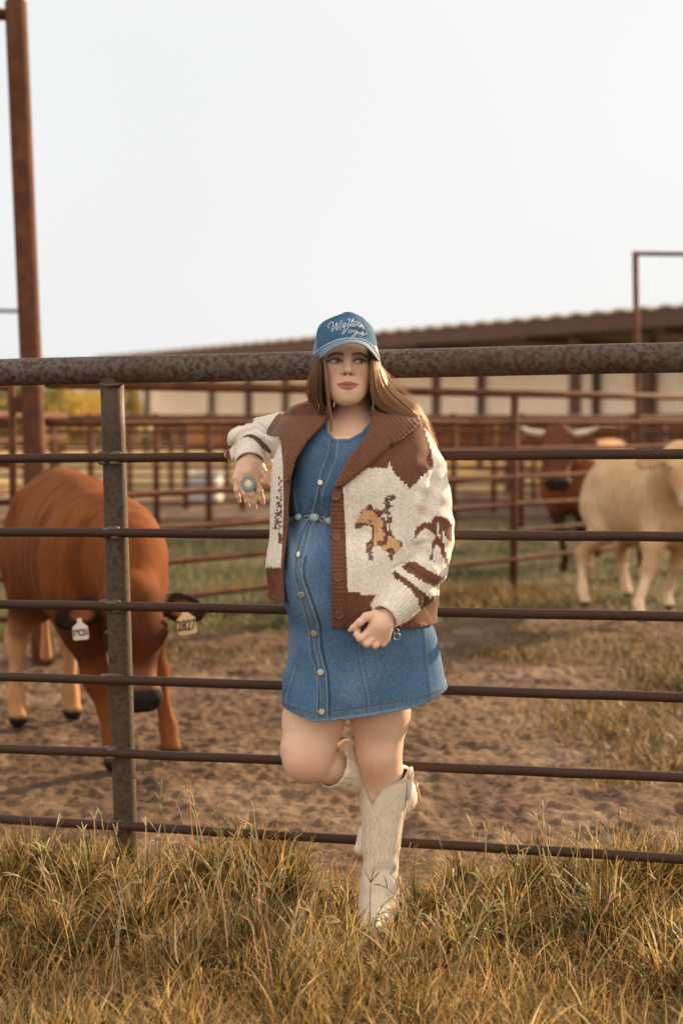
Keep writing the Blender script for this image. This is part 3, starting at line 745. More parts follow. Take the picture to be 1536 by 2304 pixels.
def pal_red(v, x, y, z, P0, P1, hd, hL, ears, side, up, w_):
    c = np.tile([.165, .050, .013], (len(v), 1)); n = vnoise(v, 7, 1); n2 = vnoise(v*[1,1,.3], 26, 2)
    c = mixc(c, [.25, .092, .032], sst(-.3, 1, n)*.5); c = mixc(c, [.085, .022, .007], sst(0, 1, n2)*.6)
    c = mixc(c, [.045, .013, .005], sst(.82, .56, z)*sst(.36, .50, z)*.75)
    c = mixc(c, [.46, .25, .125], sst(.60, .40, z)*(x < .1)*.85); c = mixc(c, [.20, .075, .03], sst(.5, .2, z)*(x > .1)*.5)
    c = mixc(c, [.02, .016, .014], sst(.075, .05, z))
    t = headt(v, P0, hd, hL); nearh = np.linalg.norm(v - (P0+P1)/2, axis=1) < hL*.72
    c = mixc(c, [.070, .022, .010], nearh*sst(-.2, .2, t)*.7); c = mixc(c, [.22, .105, .062], nearh*sst(.62, .78, t)*.7)
    c = mixc(c, [.025, .020, .018], nearh*sst(.86, .90, t))
    em = near_ear(v, ears); c = mixc(c, [.022, .012, .009], em)
    for e0_, e1_, eo, n_ in ears:
        q = (e0_+e1_)/2 + eo*.01; dd = np.linalg.norm((v-q)*[1,1,1.5], axis=1); c = mixc(c, [.23, .075, .03], sst(.060, .030, dd)*(((v-q) @ n_) > -.02))
    return c
def pal_tan(v, x, y, z, P0, P1, hd, hL, ears, side, up, w_):
    c = np.tile([.52, .335, .185], (len(v), 1)); n = vnoise(v, 6, 3)
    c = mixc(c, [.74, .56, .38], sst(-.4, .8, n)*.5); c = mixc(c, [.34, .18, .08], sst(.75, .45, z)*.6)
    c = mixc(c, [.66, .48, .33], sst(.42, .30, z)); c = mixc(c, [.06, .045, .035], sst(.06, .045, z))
    c = mixc(c, [.38, .20, .09], ((x < -.62) & (z > .3))*.6)
    t = headt(v, P0, hd, hL); nearh = np.linalg.norm(v - P1, axis=1) < hL*.3
    return mixc(c, [.50, .34, .26], nearh*1.0)
def pal_bull(v, x, y, z, P0, P1, hd, hL, ears, side, up, w_):
    c = np.tile([.21, .068, .025], (len(v), 1)); n = vnoise(v, 6, 4); c = mixc(c, [.20, .07, .025], sst(0, 1, n)*.5)
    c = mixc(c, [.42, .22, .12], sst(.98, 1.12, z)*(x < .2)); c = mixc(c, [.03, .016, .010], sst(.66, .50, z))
    t = headt(v, P0, hd, hL); nh = np.linalg.norm(v - (P0+P1)/2, axis=1) < hL*.75
    c = mixc(c, [.14, .052, .028], nh*1.0); c = mixc(c, [.22, .16, .13], nh*sst(.80, .88, t)); c = mixc(c, [.03, .02, .018], nh*sst(.93, .96, t))
    return c
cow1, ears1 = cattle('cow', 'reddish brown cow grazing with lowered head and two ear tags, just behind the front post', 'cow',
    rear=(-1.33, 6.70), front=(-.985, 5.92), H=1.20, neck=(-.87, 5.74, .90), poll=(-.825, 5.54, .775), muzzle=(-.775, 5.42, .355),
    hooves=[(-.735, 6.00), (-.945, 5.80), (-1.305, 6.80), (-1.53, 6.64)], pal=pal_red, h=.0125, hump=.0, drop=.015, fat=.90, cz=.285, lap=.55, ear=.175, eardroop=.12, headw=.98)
e0_, e1_, eo, n_ = ears1[0]; sgn = e1_[0] - e0_[0]
eR = ears1[0] if ears1[0][1][0] > ears1[1][1][0] else ears1[1]; eL = ears1[1] if eR is ears1[0] else ears1[0]
tR = P(416, 1368, eR[1][1] - .075); tL = P(180, 1390, eL[1][1] - .06)
make_tag(cow1, tR, None, .074, '2827', M_tag, -.12); make_tag(cow1, tL, None, .060, '19C31', M_tagw, -.08)
cow2, _ = cattle('steer', 'pale tan steer standing on the grass at the right edge of the picture', 'steer',
    rear=(2.13, 11.15), front=(2.40, 10.42), H=1.15, neck=(2.40, 10.16, 1.06), poll=(2.345, 9.96, 1.225), muzzle=(2.40, 9.72, .86),
    hooves=[(2.47, 10.75), (2.12, 10.10), (2.31, 11.5), (1.87, 10.95)], pal=pal_tan, h=.018, hump=.9, ear=.20, fat=.80, headw=.95, cz=.285)
bull, _ = cattle('bull', 'dark brown bull with short white horns facing the camera behind the side fence', 'bull',
    rear=(2.80, 14.75), front=(2.20, 13.75), H=1.24, neck=(2.08, 13.45, 1.12), poll=(2.0, 13.15, 1.31), muzzle=(1.96, 12.93, .86),
    hooves=[(2.36, 13.7), (2.12, 13.45), (2.92, 14.7), (2.70, 14.9)], pal=pal_bull, h=.02, hump=.9, horns=True, ear=.20, fat=1.1, headw=1.15)
# ================================================================ the woman
def f_ccone(a, b, ra, rb, e=0.004):      # cone with flat, slightly rounded ends
    a = np.array(a, float); b = np.array(b, float); d = b - a; L = np.linalg.norm(d); d = d/L
    def f(x, y, z):
        t = (x-a[0])*d[0] + (y-a[1])*d[1] + (z-a[2])*d[2]
        q = np.sqrt(np.maximum((x-a[0])**2 + (y-a[1])**2 + (z-a[2])**2 - t*t, 0))
        r_ = q - (ra + (rb-ra)*np.clip(t/L, 0, 1))
        m = np.maximum(-t, t-L)
        return smin(-(-np.maximum(r_, m)), 1e9, 0) if e == 0 else -smin(-r_, -m, e)
    r = max(ra, rb); return f, (np.minimum(a, b)-r, np.maximum(a, b)+r)
def xf(fb, M, o):
    f, (lo, hi) = fb; M = np.array(M); o = np.array(o)
    cs = np.array([[ (lo, hi)[i][0], (lo, hi)[j][1], (lo, hi)[k][2]] for i in (0,1) for j in (0,1) for k in (0,1)]) @ M.T + o
    def g(x, y, z):
        X, Y, Z = x-o[0], y-o[1], z-o[2]
        return f(M[0,0]*X+M[1,0]*Y+M[2,0]*Z, M[0,1]*X+M[1,1]*Y+M[2,1]*Z, M[0,2]*X+M[1,2]*Y+M[2,2]*Z)
    return g, (cs.min(0), cs.max(0))
A3 = np.array
def w(px, py, dy=0.0): return A3(W(px, py, dy))
woman = thing('person', 'woman in denim dress, knitted horse cardigan, blue cap and white boots leaning on the fence', 'person', W(840, 2105, 0))
DRESS = [[935,705,880,.02,.055],[955,688,905,.015,.078],[990,673,908,0,.098],[1040,661,910,-.01,.115],[1100,652,905,-.015,.125],[1165,651,895,-.012,.108],
         [1230,638,905,-.03,.13],[1290,633,915,-.04,.137],[1350,638,935,-.035,.135],[1410,653,975,-.02,.13],[1470,645,990,-.01,.135],[1540,637,1003,-.015,.15],[1635,627,1028,-.015,.16]]
fD, bbD = f_loft(DRESS, 2.25)
zof = lambda py, Y=3.86: P(768, py, Y)[2]
xof = lambda px, Y=3.86: P(px, 1200, Y)[0]
# ---------------------------------------------------------------- body
HO = w(782, 811, -.092)                                # face plane, eye line
HM = rotm(-7, 0, 0) @ rotm(0, 0, 3)
def build_body_ops():
    s = SDF(); H = lambda fb, k=0., m='u': s.add(xf(fb, HM, HO), k, m)
    # torso, hidden below the neckline by the dress
    zh = zof(1470)
    zt_ = zof(985, 3.9)
    s.add((lambda x, y, z: np.maximum(np.maximum(fD(x, y, z) + .009, zh - z), z - zt_), bbD), 0)
    s.ell(w(789, 984, -.005), (.078, .062, .050), .045)
    s.cone(w(715, 965, .03), w(865, 968, .03), .042, .042, .05)
    s.cone(w(792, 905, .045), w(792, 965, .035), .048, .057, .03)
    s.cone(w(775, 983, -.035), w(722, 966, -.02), .010, .008, .03); s.cone(w(800, 983, -.035), w(850, 966, -.02), .010, .008, .03)
    # skull and face in the head's own frame
    H(f_ell((0, .095, .045), (.073, .093, .088)))
    H(f_ell((0, .055, .040), (.061, .054, .055)), .03)
    H(f_ell((0, .063, -.026), (.0612, .063, .073)), .03)
    for g in (1, -1):
        H(f_ell((g*.034, .034, -.031), (.028, .0265, .027)), .03)
        H(f_cone((g*.0400, .080, -.052), (g*.0205, .036, -.090), .026, .0215), .035)
        H(f_cone((g*.010, .0105, .018), (g*.044, .023, .018), .007, .006), .014)
    H(f_ell((0, .024, -.1000), (.020, .018, .0145)), .022)
    H(f_ell((0, .027, -.068), (.040, .023, .030)), .026)
    for g in (1, -1): H(f_ell((g*.0325, .001, -.001), (.0185, .013, .0105)), .012, 's')
    H(f_cone((0, .011, .010), (0, -.011, -.026), .0072, .0088), .011)
    H(f_ell((0, -.0150, -.0290), (.0106, .0098, .0092)), .007)
    for g in (1, -1):
        H(f_ell((g*.0145, -.0020, -.0330), (.0066, .0092, .0070)), .005)
        H(f_ell((g*.0078, -.0105, -.0390), (.0036, .0040, .0022)), .003, 's')
        H(f_ell((g*.0325, .0205, -.0005), (.0140, .0140, .0140)), .002)
        up_ = [(.0155, .0135, -.002), (.023, .0085, .0045), (.0325, .0062, .0068), (.042, .0098, .0052), (.0505, .0165, .0000)]
        lo_ = [(.0155, .0135, -.002), (.024, .0098, -.0068), (.0335, .0080, -.0080), (.043, .0115, -.0060), (.0505, .0165, .0000)]
        for L_, r_ in ((up_, .0028), (lo_, .0021)):
            for i in range(4): H(f_cone((g*L_[i][0], *L_[i][1:]), (g*L_[i+1][0], *L_[i+1][1:]), r_, r_), .003)
    # lips
    ul = [(-.0290, .0125, -.0650), (-.016, .0050, -.0640), (-.005, .0012, -.0612), (0, .0016, -.0625), (.005, .0012, -.0612), (.016, .0050, -.0640), (.0290, .0125, -.0650)]
    for i in range(6): H(f_cone(ul[i], ul[i+1], .0028 + .0022*(1-abs(i-2.5)/2.5)*1, .0028 + .0022*(1-abs(i+1-2.5)/3.5)), .004)
    ll = [(-.0270, .0120, -.0672), (-.014, .0045, -.0738), (0, .0012, -.0762), (.014, .0045, -.0738), (.0270, .0120, -.0672)]
    for i in range(4): H(f_cone(ll[i], ll[i+1], (.003, .0056, .0062, .0056)[i], (.0056, .0062, .0056, .003)[i]), .004)
    for g in (1, -1): H(f_ell((g*.073, .095, -.012), (.009, .018, .030)), .01)
    # arms inside the sleeves
    s.chain([w(690, 985, .03), w(590, 985, .30), w(563, 1035, .17)], [.05, .036, .024], .01)
    s.chain([w(925, 1000, .02), w(965, 1255, -.02), w(872, 1383, -.185)], [.045, .036, .024], .02)
    # legs
    s.chain([w(745, 1480, .03), w(705, 1620, -.005), w(692, 1690, -.040), w(690, 1712, -.050)], [.083, .085, .073, .064], .02)
    s.ell(w(688, 1712, -.085), (.040, .030, .040), .03)
    s.chain([w(695, 1716, -.05), w(760, 1730, .02), w(885, 1770, .16)], [.046, .050, .035], .012)
    s.chain([w(862, 1480, .02), w(855, 1610, .005), w(852, 1690, -.005), w(857, 1735, .01), w(855, 1800, .03), w(852, 1960, .02)], [.086, .081, .062, .058, .056, .04], .02)
    s.ell(w(851, 1715, -.030), (.036, .030, .042), .03)
    # ------- hand hanging over the rail (back of the hand to the camera)
    D0 = .145
    s.cone(w(562, 1030, D0+.01), w(558, 1062, D0-.015), .0255, .024, .01)
    for (a, b, ra, rb) in (((545, 1045, D0), (531, 1076, D0-.018), .017, .0105), ((555, 1045, D0), (544, 1084, D0-.022), .017, .011),
                           ((566, 1045, D0), (560, 1086, D0-.022), .017, .011), ((575, 1045, D0), (577, 1080, D0-.018), .017, .0105)):
        s.cone(w(*a), w(*b), ra, rb, .014)
    fing = [[(531,1077,-.018),(532.5,1102,-.024),(536,1117,-.020),(539,1128,-.012)], [(544,1085,-.022),(550,1110,-.030),(555,1127,-.026),(559.5,1139,-.016)],
            [(560,1087,-.022),(566.5,1113,-.031),(571.5,1131,-.027),(574.5,1143,-.017)], [(577,1081,-.018),(585,1105,-.028),(589.5,1121,-.024),(592.5,1132,-.016)]]
    for q, f_ in enumerate(fing):
        r_ = [[.0092,.0078,.0066,.0052],[.0100,.0084,.0070,.0055],[.0102,.0086,.0072,.0056],[.0100,.0085,.0072,.0057]][q]
        s.chain([w(a, b, D0+c) for a, b, c in f_], r_, .0045)
        s.ell(w(f_[1][0], f_[1][1], D0+f_[1][2]-.001), (.0086,)*3, .003)
    s.chain([w(582, 1045, D0+.005), w(591, 1061, D0-.004), w(600, 1076, D0-.012), w(610, 1090, D0-.014)], [.0165, .0115, .0086, .0060], .007)
    # ------- hand holding the cardigan hem (screen right)
    E = -.205
    s.cone(w(872, 1388, E+.02), w(853, 1408, E-.005), .025, .027, .012)
    for (a, b, ra, rb) in (((858, 1395, E-.004), (828, 1424, E-.012), .018, .0125), ((858, 1403, E-.004), (842, 1434, E-.014), .018, .012),
                           ((864, 1408, E-.002), (856, 1438, E-.010), .018, .0115), ((868, 1410, E+.004), (869, 1438, E+.0), .017, .0105)):
        s.cone(w(*a), w(*b), ra, rb, .014)
    # thumb side digit lying along the hem
    s.chain([w(845, 1384, E), w(823, 1388, E-.012), w(808, 1401, E-.018), w(795, 1412, E-.016), w(787, 1418, E-.014)], [.015, .0112, .0095, .0080, .0055], .007)
    s.chain([w(828, 1424, E-.012), w(810, 1437, E-.026), w(802, 1428, E-.022), w(806, 1418, E-.006)], [.0115, .0098, .0082, .0070], .004)
    s.chain([w(842, 1435, E-.014), w(825, 1449, E-.026), w(815, 1443, E-.014), w(818, 1432, E+.004)], [.0112, .0096, .0082, .0070], .003)
    s.chain([w(856, 1439, E-.010), w(844, 1453, E-.020), w(834, 1449, E-.008), w(836, 1438, E+.010)], [.0108, .0092, .0080, .0070], .003)
    s.chain([w(869, 1438, E), w(861, 1449, E-.008), w(852, 1449, E+.002), w(852, 1440, E+.016)], [.0100, .0084, .0074, .0064], .003)
    return s
BO = build_body_ops()
def block(lo, hi, h): return BO.mesh(lo, hi, h)
parts = []
zn = zof(1000, 3.9)
parts.append(block((HO[0]-.10, HO[1]-.04, zn), (HO[0]+.10, HO[1]+.22, HO[2]+.14), .0017))
parts.append(block((HO[0]-.30, 3.80, zof(1530)), (HO[0]+.30, 4.12, zn+.0035), .0042))
hA = w(562, 1085, .14); parts.append(block(hA - [.060, .07, .085], hA + [.075, .09, .060], .0021))
hB = w(835, 1415, -.205); parts.append(block(hB - [.085, .06, .062], hB + [.070, .07, .052], .0021))
parts.append(block((w(600,1600)[0], 3.80, zof(1985)), (w(960,1600)[0], 4.22, zof(1530)+.004), .0036))
parts.append(block((w(520,985)[0], 3.93, w(0,1055)[2]), (w(700,985)[0], 4.36, w(0,930)[2]), .006))
parts.append(block((w(890,985)[0], 3.80, w(0,1385)[2]), (w(1010,985)[0], 4.10, w(0,960)[2]), .006))
V = []; Fc = []; off_ = 0
for v_, f_ in parts: V.append(v_); Fc.append(f_ + off_); off_ += len(v_)
v = np.concatenate(V); F = np.concatenate(Fc)
u_, t_ = flat_uv(v, v[:,1])
c = np.tile([.73, .465, .335], (len(v), 1))
c = mixc(c, [.77, .51, .375], sst(-.3, 1, vnoise(v, 30, 5))*.4); c = mixc(c, [.62, .36, .25], sst(0, 1, vnoise(v, 55, 6))*.25)
hl = (v - HO) @ HM; face = (hl[:,2] > -.14) & (hl[:,1] < .07) & (np.abs(hl[:,0]) < .09); ax_ = np.abs(hl[:,0])
def blob(cx, cy, rx, ry, a=1.0, soft=1.0): return face*a*np.exp(-(((ax_-cx)/rx)**2 + ((hl[:,2]-cy)/ry)**2)*soft)
c = mixc(c, [.62, .235, .165], blob(.044, -.030, .021, .016, .62))
c = mixc(c, [.34, .155, .10], blob(.0360, .0060, .021, .0100, .85))
c = mixc(c, [.52, .27, .18], blob(.052, -.052, .014, .022, .45)); c = mixc(c, [.50, .26, .17], blob(.0165, -.012, .006, .018, .30)); c = mixc(c, [.84, .60, .47], blob(0, -.012, .0045, .022, .45)); c = mixc(c, [.80, .56, .43], blob(0, -.104, .014, .010, .4)); c = mixc(c, [.48, .25, .16], blob(0, -.0905, .014, .0035, .45))  # contour makeup, plus nose and chin highlights and under-lip shade painted in
# brows
br = line2([(.0140, .0168), (.026, .0195), (.0385, .0205), (.053, .0130)], ax_, hl[:,2])
c = mixc(c, [.12, .062, .038], face*sst(.0046, .0020, br)*.88)
# lips
def lipdist():
    top = np.interp(hl[:,0], [-.0305,-.017,-.006,0,.006,.017,.0305], [-.0634,-.0602,-.0573,-.0582,-.0573,-.0602,-.0634])
    bot = np.interp(hl[:,0], [-.0305,-.022,-.010,0,.010,.022,.0305], [-.0648,-.0745,-.0800,-.0812,-.0800,-.0745,-.0648])
    return np.minimum(top - hl[:,2], hl[:,2] - bot)
c = mixc(c, [.40, .120, .095], face*(hl[:,1] < .03)*sst(-.0008, .0010, lipdist())*(ax_ < .0302))
c = mixc(c, [.15, .04, .03], face*(hl[:,1] < .03)*sst(.0016, .0005, np.abs(hl[:,2] + .0668 + .0008*np.cos(hl[:,0]*180) - 3.2*hl[:,0]**2))*(lipdist() > .0004)*(ax_ < .029)*.85)
c = mixc(c, [.16, .06, .045], face*(np.sqrt(((ax_-.0078)/1.3)**2 + (hl[:,2]+.0400)**2) < .0026)*(hl[:,1] < .004))
# eyes: white, iris turned to the right, pupil, lash line
for g in (1, -1):
    ex = hl[:,0] - g*.0325; ez = hl[:,2] + .0008
    topl = np.interp(ex*g, [-.0160,-.009,0,.0095,.0178], [-.0010,.0042,.0058,.0042,.0002]); botl = np.interp(ex*g, [-.0160,-.008,0,.010,.0178], [-.0014,-.0052,-.0064,-.0046,-.0002])
    inn = np.minimum(topl - ez, ez - botl); ins = face*sst(-.0005, .0006, inn)*(hl[:,1] < .022)*(np.abs(ex) < .0172)
    c = mixc(c, [.60, .52, .46], ins)
    ir = np.sqrt((ex-.0052)**2 + (ez-.0004)**2)
    c = mixc(c, [.085, .080, .055], ins*sst(.0066, .0056, ir)); c = mixc(c, [.01, .008, .006], ins*sst(.0031, .0023, ir))
    c = mixc(c, [.70, .68, .64], ins*sst(.0011, .0007, np.sqrt((ex-.0035)**2 + (ez-.0024)**2)))  # eye glint painted in as a pale dot
    lash = np.abs(topl + .0007 - ez); c = mixc(c, [.035, .018, .013], face*(np.abs(ex*g-.001) < .0185)*sst(.0032, .0015, lash)*(hl[:,1] < .024))
    lash2 = np.abs(botl - .0004 - ez); c = mixc(c, [.14, .07, .05], face*((ex*g-.001) > -.009)*((ex*g) < .0185)*sst(.0018, .0007, lash2)*(hl[:,1] < .024)*.9)
    c = mixc(c, [.03, .016, .012], face*sst(.0018, .0008, line2([(.0165, .0005), (.0225, .0040)], ex*g, ez))*(hl[:,1] < .03))
# fingernails, knees and knuckles
def spot(c, p, r, colr, a): return mixc(c, colr, a*np.exp(-(((v-A3(p))**2).sum(1))/(r*r)))
for (a, b, d_) in ((539,1127.5,.130), (559,1138.5,.122), (574.5,1142.5,.121), (592.5,1131.5,.120)):
    q = w(a, b, d_); m = np.exp(-(((v-q)/[.0046, .010, .0058])**2).sum(1)*1.6); c = mixc(c, [.74, .50, .41], m*.7)
    q = w(a+.7, b+3.6, d_); m = np.exp(-(((v-q)/[.0046, .010, .0016])**2).sum(1)*1.6); c = mixc(c, [.78, .62, .53], m*.6)
q = w(790, 1416, -.222); c = mixc(c, [.76, .56, .50], np.exp(-(((v-q)/[.006, .008, .0035])**2).sum(1)*1.6)*.8)
for p_ in ((531,1077),(544,1086),(560,1087),(578,1081)): c = spot(c, w(p_[0], p_[1], .11), .010, [.62, .27, .20], .35)
for p_ in ((828,1426),(844,1436),(857,1439)): c = spot(c, w(p_[0], p_[1], -.225), .010, [.62, .27, .20], .35)
c = spot(c, w(690, 1730, -.14), .055, [.60, .27, .18], .45); c = spot(c, w(845, 1740, -.06), .045, [.60, .27, .18], .45)
M_skin = mat('skin', vcol='Col', rough=0.46, spec=.42, sss=.07, scale=180, detail=3, bump=.0003)
mesh_obj('body', v, F, M_skin, woman, smooth=True, vcol=np.clip(c, .004, 1))

# ---------------------------------------------------------------- dress
def f_extr(poly_px, Y, y0, y1):        # polygon measured at depth Y, extruded along the depth axis
    pl = [P(a, b, Y) for a, b in poly_px]; pl = [(p[0], p[2]) for p in pl]
    xs = [p[0] for p in pl]; zs = [p[1] for p in pl]
    def f(x, y, z):
        X, Z = np.broadcast_arrays(x[:, 0, :], z[:, 0, :]) if x.ndim == 3 else (x, z)
        d = poly2(pl, X.astype(float), Z.astype(float))[:, None, :]
        return np.maximum(d, np.maximum(y0 - y, y - y1))
    return f, (A3([min(xs), y0, min(zs)]), A3([max(xs), y1, max(zs)]))
PLR = [(760,988),(756,1031),(744,1061),(725.5,1107),(722,1154),(698,1190),(687.7,1235),(677.5,1276),(680,1303),(694.5,1344),(715,1405),(719,1461),(733,1517),(736,1569),(736,1632)]
PLL = [(742,988),(738,1020),(722,1061),(712,1114),(704,1150),(676,1195),(664,1244),(662,1294),(674,1339),(694.5,1416),(698,1472),(714,1517),(712.5,1632)]
HEMX = [610,636,708,732,834,926,971,1016,1040]; HEMY = [1592,1602,1621,1619,1605,1590,1578,1561,1552]
YD = 3.85
hx_ = [P(a, b, YD)[0] for a, b in zip(HEMX, HEMY)]; hz_ = [P(a, b, YD)[2] for a, b in zip(HEMX, HEMY)]
def folds(x, y, z):
    u = x*60 + z*22; 
    lowz = sst(1.02, .86, z)
    rt = sst(.10, -.06, x)*.85 + .15; f = .0030*np.sin(x*55 + 5*np.sin(z*8) + y*12)*lowz*rt + .0024*np.sin(z*42 + x*35 + 2.5*np.sin(x*40))*sst(.80, .95, z)*rt
    # gathers pulled up towards the belt
    zb = zof(1168); f = f + .0026*np.sin(x*190 + 1.5*np.sin(z*40))*np.exp(-((z-zb)/.045)**2)
    return f
sD = SDF()
sD.add((fD, bbD))
def dressfn(x, y, z, D):
    D = D + folds(x, y, z)
    X = (x + 0*z)[:, 0, :]; Z = (z + 0*x)[:, 0, :]
    R_ = [(P(a, b, YD)[0], P(a, b, YD)[2]) for a, b in PLR]; L_ = [(P(a, b, YD)[0], P(a, b, YD)[2]) for a, b in PLL]
    pl = poly2(R_ + L_[::-1], X.astype(float), Z.astype(float))[:, None, :]
    D = D - .0032*sst(.0015, -.0015, pl)*(y < YW)
    dr = line2(R_, X.astype(float), Z.astype(float))[:, None, :]
    D = D - .0016*np.exp(-((dr-.001)/.0022)**2)*(y < YW)
    side = np.where(X > np.interp(Z, [p[1] for p in R_[::-1]], [p[0] for p in R_[::-1]]), 1, 0)[:, None, :]
    D = D + .0030*np.exp(-((dr-.0055)/.003)**2)*side*(y < YW)*sst(1.1, .95, z)
    for seam in ([(806,1443),(814,1500),(829,1572),(833,1640)], [(953,1400),(962,1500),(970,1560),(973,1640)], [(664,1497),(655,1530),(645,1560),(641,1640)], [(729,930),(690,985),(669,1042),(661,1106),(664,1165)]):
        ds = line2([(P(a, b, YD)[0], P(a, b, YD)[2]) for a, b in seam], X.astype(float), Z.astype(float))[:, None, :]
        D = D - .0014*np.exp(-((ds-.003)/.0028)**2)
    hz = np.interp(X, hx_, hz_)[:, None, :]
    D = D - .0016*sst(.0245, .0225, z - hz)
    belt = zof(1167); D = D + .004*np.exp(-((z-belt)/.010)**2)
    inner = np.maximum(D + .0085, z - zof(1440))
    D = np.maximum(D, -inner)
    D = np.maximum(D, hz - z)
    return D
sD.ops.append((dressfn, None, 0, 'fn', 0))
sD.add(f_extr([(735,925),(738,972),(752,987),(785,987),(812,973),(838,943),(838,895),(735,895)], 3.90, 3.5, 3.985), .003, 's')
sD.add(f_ell(w(793, 925, .045), (.060, .075, .045)), .004, 's')
lo_ = A3([w(622,1600)[0], 3.77, zof(1640)]); hi_ = A3([w(1040,1600)[0], 4.15, zof(915)])
v, F = sD.mesh(lo_, hi_, .0030)
v = laplace(v, F, 1, .3)
u_, t_ = flat_uv(v, v[:,1]); u_[v[:,1] > 4.0] = 900
c = np.tile([.078, .152, .265], (len(v), 1))
c = mixc(c, [.165, .255, .375], sst(-.2, 1, vnoise(v, 14, 11))*.75); c = mixc(c, [.042, .088, .170], sst(0, 1, vnoise(v, 22, 12))*.45)
c = c*(1 + .48*(rng.uniform(size=(len(v), 1)) - .5))
c = mixc(c, [.15, .26, .37], sst(1150, 1200, t_)*sst(1330, 1250, t_)*sst(720, 650, u_)*.55)  # belly highlight and fade put into the denim colour
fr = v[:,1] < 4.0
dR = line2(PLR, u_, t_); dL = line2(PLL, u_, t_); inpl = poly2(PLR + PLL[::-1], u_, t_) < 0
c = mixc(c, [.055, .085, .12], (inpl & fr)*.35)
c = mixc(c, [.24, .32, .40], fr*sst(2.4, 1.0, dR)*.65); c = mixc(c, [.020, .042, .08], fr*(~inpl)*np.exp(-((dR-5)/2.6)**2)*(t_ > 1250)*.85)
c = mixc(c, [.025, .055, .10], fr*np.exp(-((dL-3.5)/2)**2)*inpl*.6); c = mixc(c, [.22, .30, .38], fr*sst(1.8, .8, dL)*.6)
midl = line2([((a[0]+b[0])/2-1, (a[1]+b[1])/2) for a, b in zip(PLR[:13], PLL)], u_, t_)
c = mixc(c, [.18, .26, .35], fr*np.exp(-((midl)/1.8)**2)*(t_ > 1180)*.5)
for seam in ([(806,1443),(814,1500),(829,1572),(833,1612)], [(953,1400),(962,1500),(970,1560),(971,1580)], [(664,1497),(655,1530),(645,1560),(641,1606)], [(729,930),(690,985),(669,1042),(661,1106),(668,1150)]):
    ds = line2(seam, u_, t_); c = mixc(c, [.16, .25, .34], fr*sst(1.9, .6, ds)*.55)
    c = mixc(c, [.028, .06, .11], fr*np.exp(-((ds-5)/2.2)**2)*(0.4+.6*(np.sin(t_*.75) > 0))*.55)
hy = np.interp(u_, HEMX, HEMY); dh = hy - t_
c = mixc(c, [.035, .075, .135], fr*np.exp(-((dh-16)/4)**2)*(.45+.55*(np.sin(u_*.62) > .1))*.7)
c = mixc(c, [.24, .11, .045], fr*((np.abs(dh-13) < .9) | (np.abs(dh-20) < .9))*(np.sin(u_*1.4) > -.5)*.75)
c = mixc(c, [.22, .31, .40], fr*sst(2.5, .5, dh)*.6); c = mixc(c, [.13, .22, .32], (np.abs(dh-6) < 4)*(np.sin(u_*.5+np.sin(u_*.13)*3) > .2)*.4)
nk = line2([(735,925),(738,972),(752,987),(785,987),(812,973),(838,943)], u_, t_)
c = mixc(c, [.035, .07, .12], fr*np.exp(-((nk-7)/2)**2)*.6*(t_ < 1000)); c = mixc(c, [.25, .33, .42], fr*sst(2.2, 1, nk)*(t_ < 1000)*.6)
M_denim = mat('washed denim', vcol='Col', rough=0.85, spec=.15, scale=420, detail=2, varamt=.30, bump=.0006, bscale=500)
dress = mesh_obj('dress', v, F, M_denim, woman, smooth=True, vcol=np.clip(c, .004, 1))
bvD = BVHTree.FromPolygons([tuple(x) for x in v], [tuple(x) for x in F.tolist()])
def hit(bv, px, py, off=.001):
    o = Vector((0, 0, CAMH)); d = (Vector(P(px, py, 1.0)) - o).normalized(); h = bv.ray_cast(o, d)
    if h[0] is None: return None, None
    n_ = h[1] if h[1].dot(d) < 0 else -h[1]
    return h[0] + n_*off, n_
def disc(name, bv, px, py, r, th, m, parent, off=.001, tilt=None, ry=None, holes=False, dome=.25, rim=False):
    p, n_ = hit(bv, px, py, off)
    if p is None: return None
    if tilt is not None: n_ = (n_*(1-tilt) + Vector((0,-1,0))*tilt).normalized()
    ux = Vector((0,0,1)).cross(n_).normalized(); uz = n_.cross(ux); ry = ry or r; N = 24
    rings = [(1.0, 0), (1.0, th*.55), (.97, th*.85), (.90, th), (.86, th), (.80, th), (.72, th*(.62 if rim else 1+dome)), (.68, th*(.62 if rim else 1+dome)), (.3, th*(.62 if rim else 1+dome*1.5))]
    vv = []; ff = []
    for rr, h_ in rings:
        for k in range(N):
            t = 2*math.pi*k/N; vv.append(p + ux*math.cos(t)*r*rr + uz*math.sin(t)*ry*rr + n_*h_)
    for j in range(len(rings)-1):
        for k in range(N): ff.append((j*N+k, j*N+(k+1)%N, (j+1)*N+(k+1)%N, (j+1)*N+k))
    ff.append(tuple((len(rings)-1)*N+k for k in range(N))); ff.append(tuple(range(N-1, -1, -1)))
    mb = MB(); mb.add(vv, ff); o = mb.build(name, m, parent, smooth=True)
    if holes:
        hb = MB()
        for a_ in (-1, 1):
            for b_ in (-1, 1):
                q = p + ux*a_*r*.17 + uz*b_*r*.17 + n_*(th*.58)
                hb.tube([q, q + n_*(th*.12)], r*.10, 8)
        hb.build('hole', M_hole, o)
    return o
M_silver = mat('brushed silver', (.62, .55, .46), (.50, .44, .37), rough=.32, metal=.85, scale=80)
M_copper = mat('copper thread', (.40, .15, .05), rough=.7)
M_hole = mat('button holes', (.03, .015, .01), rough=.9)
for (a, b, r_) in ((721,1086,6.0), (679,1338,7.2), (707,1425,7.2), (722,1512.5,7.2), (724,1601.5,7.2)):
    disc('dress_button', bvD, a, b, r_/826, .0028, M_silver, dress, .002, tilt=.6, ry=(7.2 if r_ > 7 else 6.4)/826, dome=0)
disc('dress_button', bvD, 673, 1248, 4.6/826, .0028, M_silver, dress, .003, tilt=.2, ry=7.2/826, dome=0)
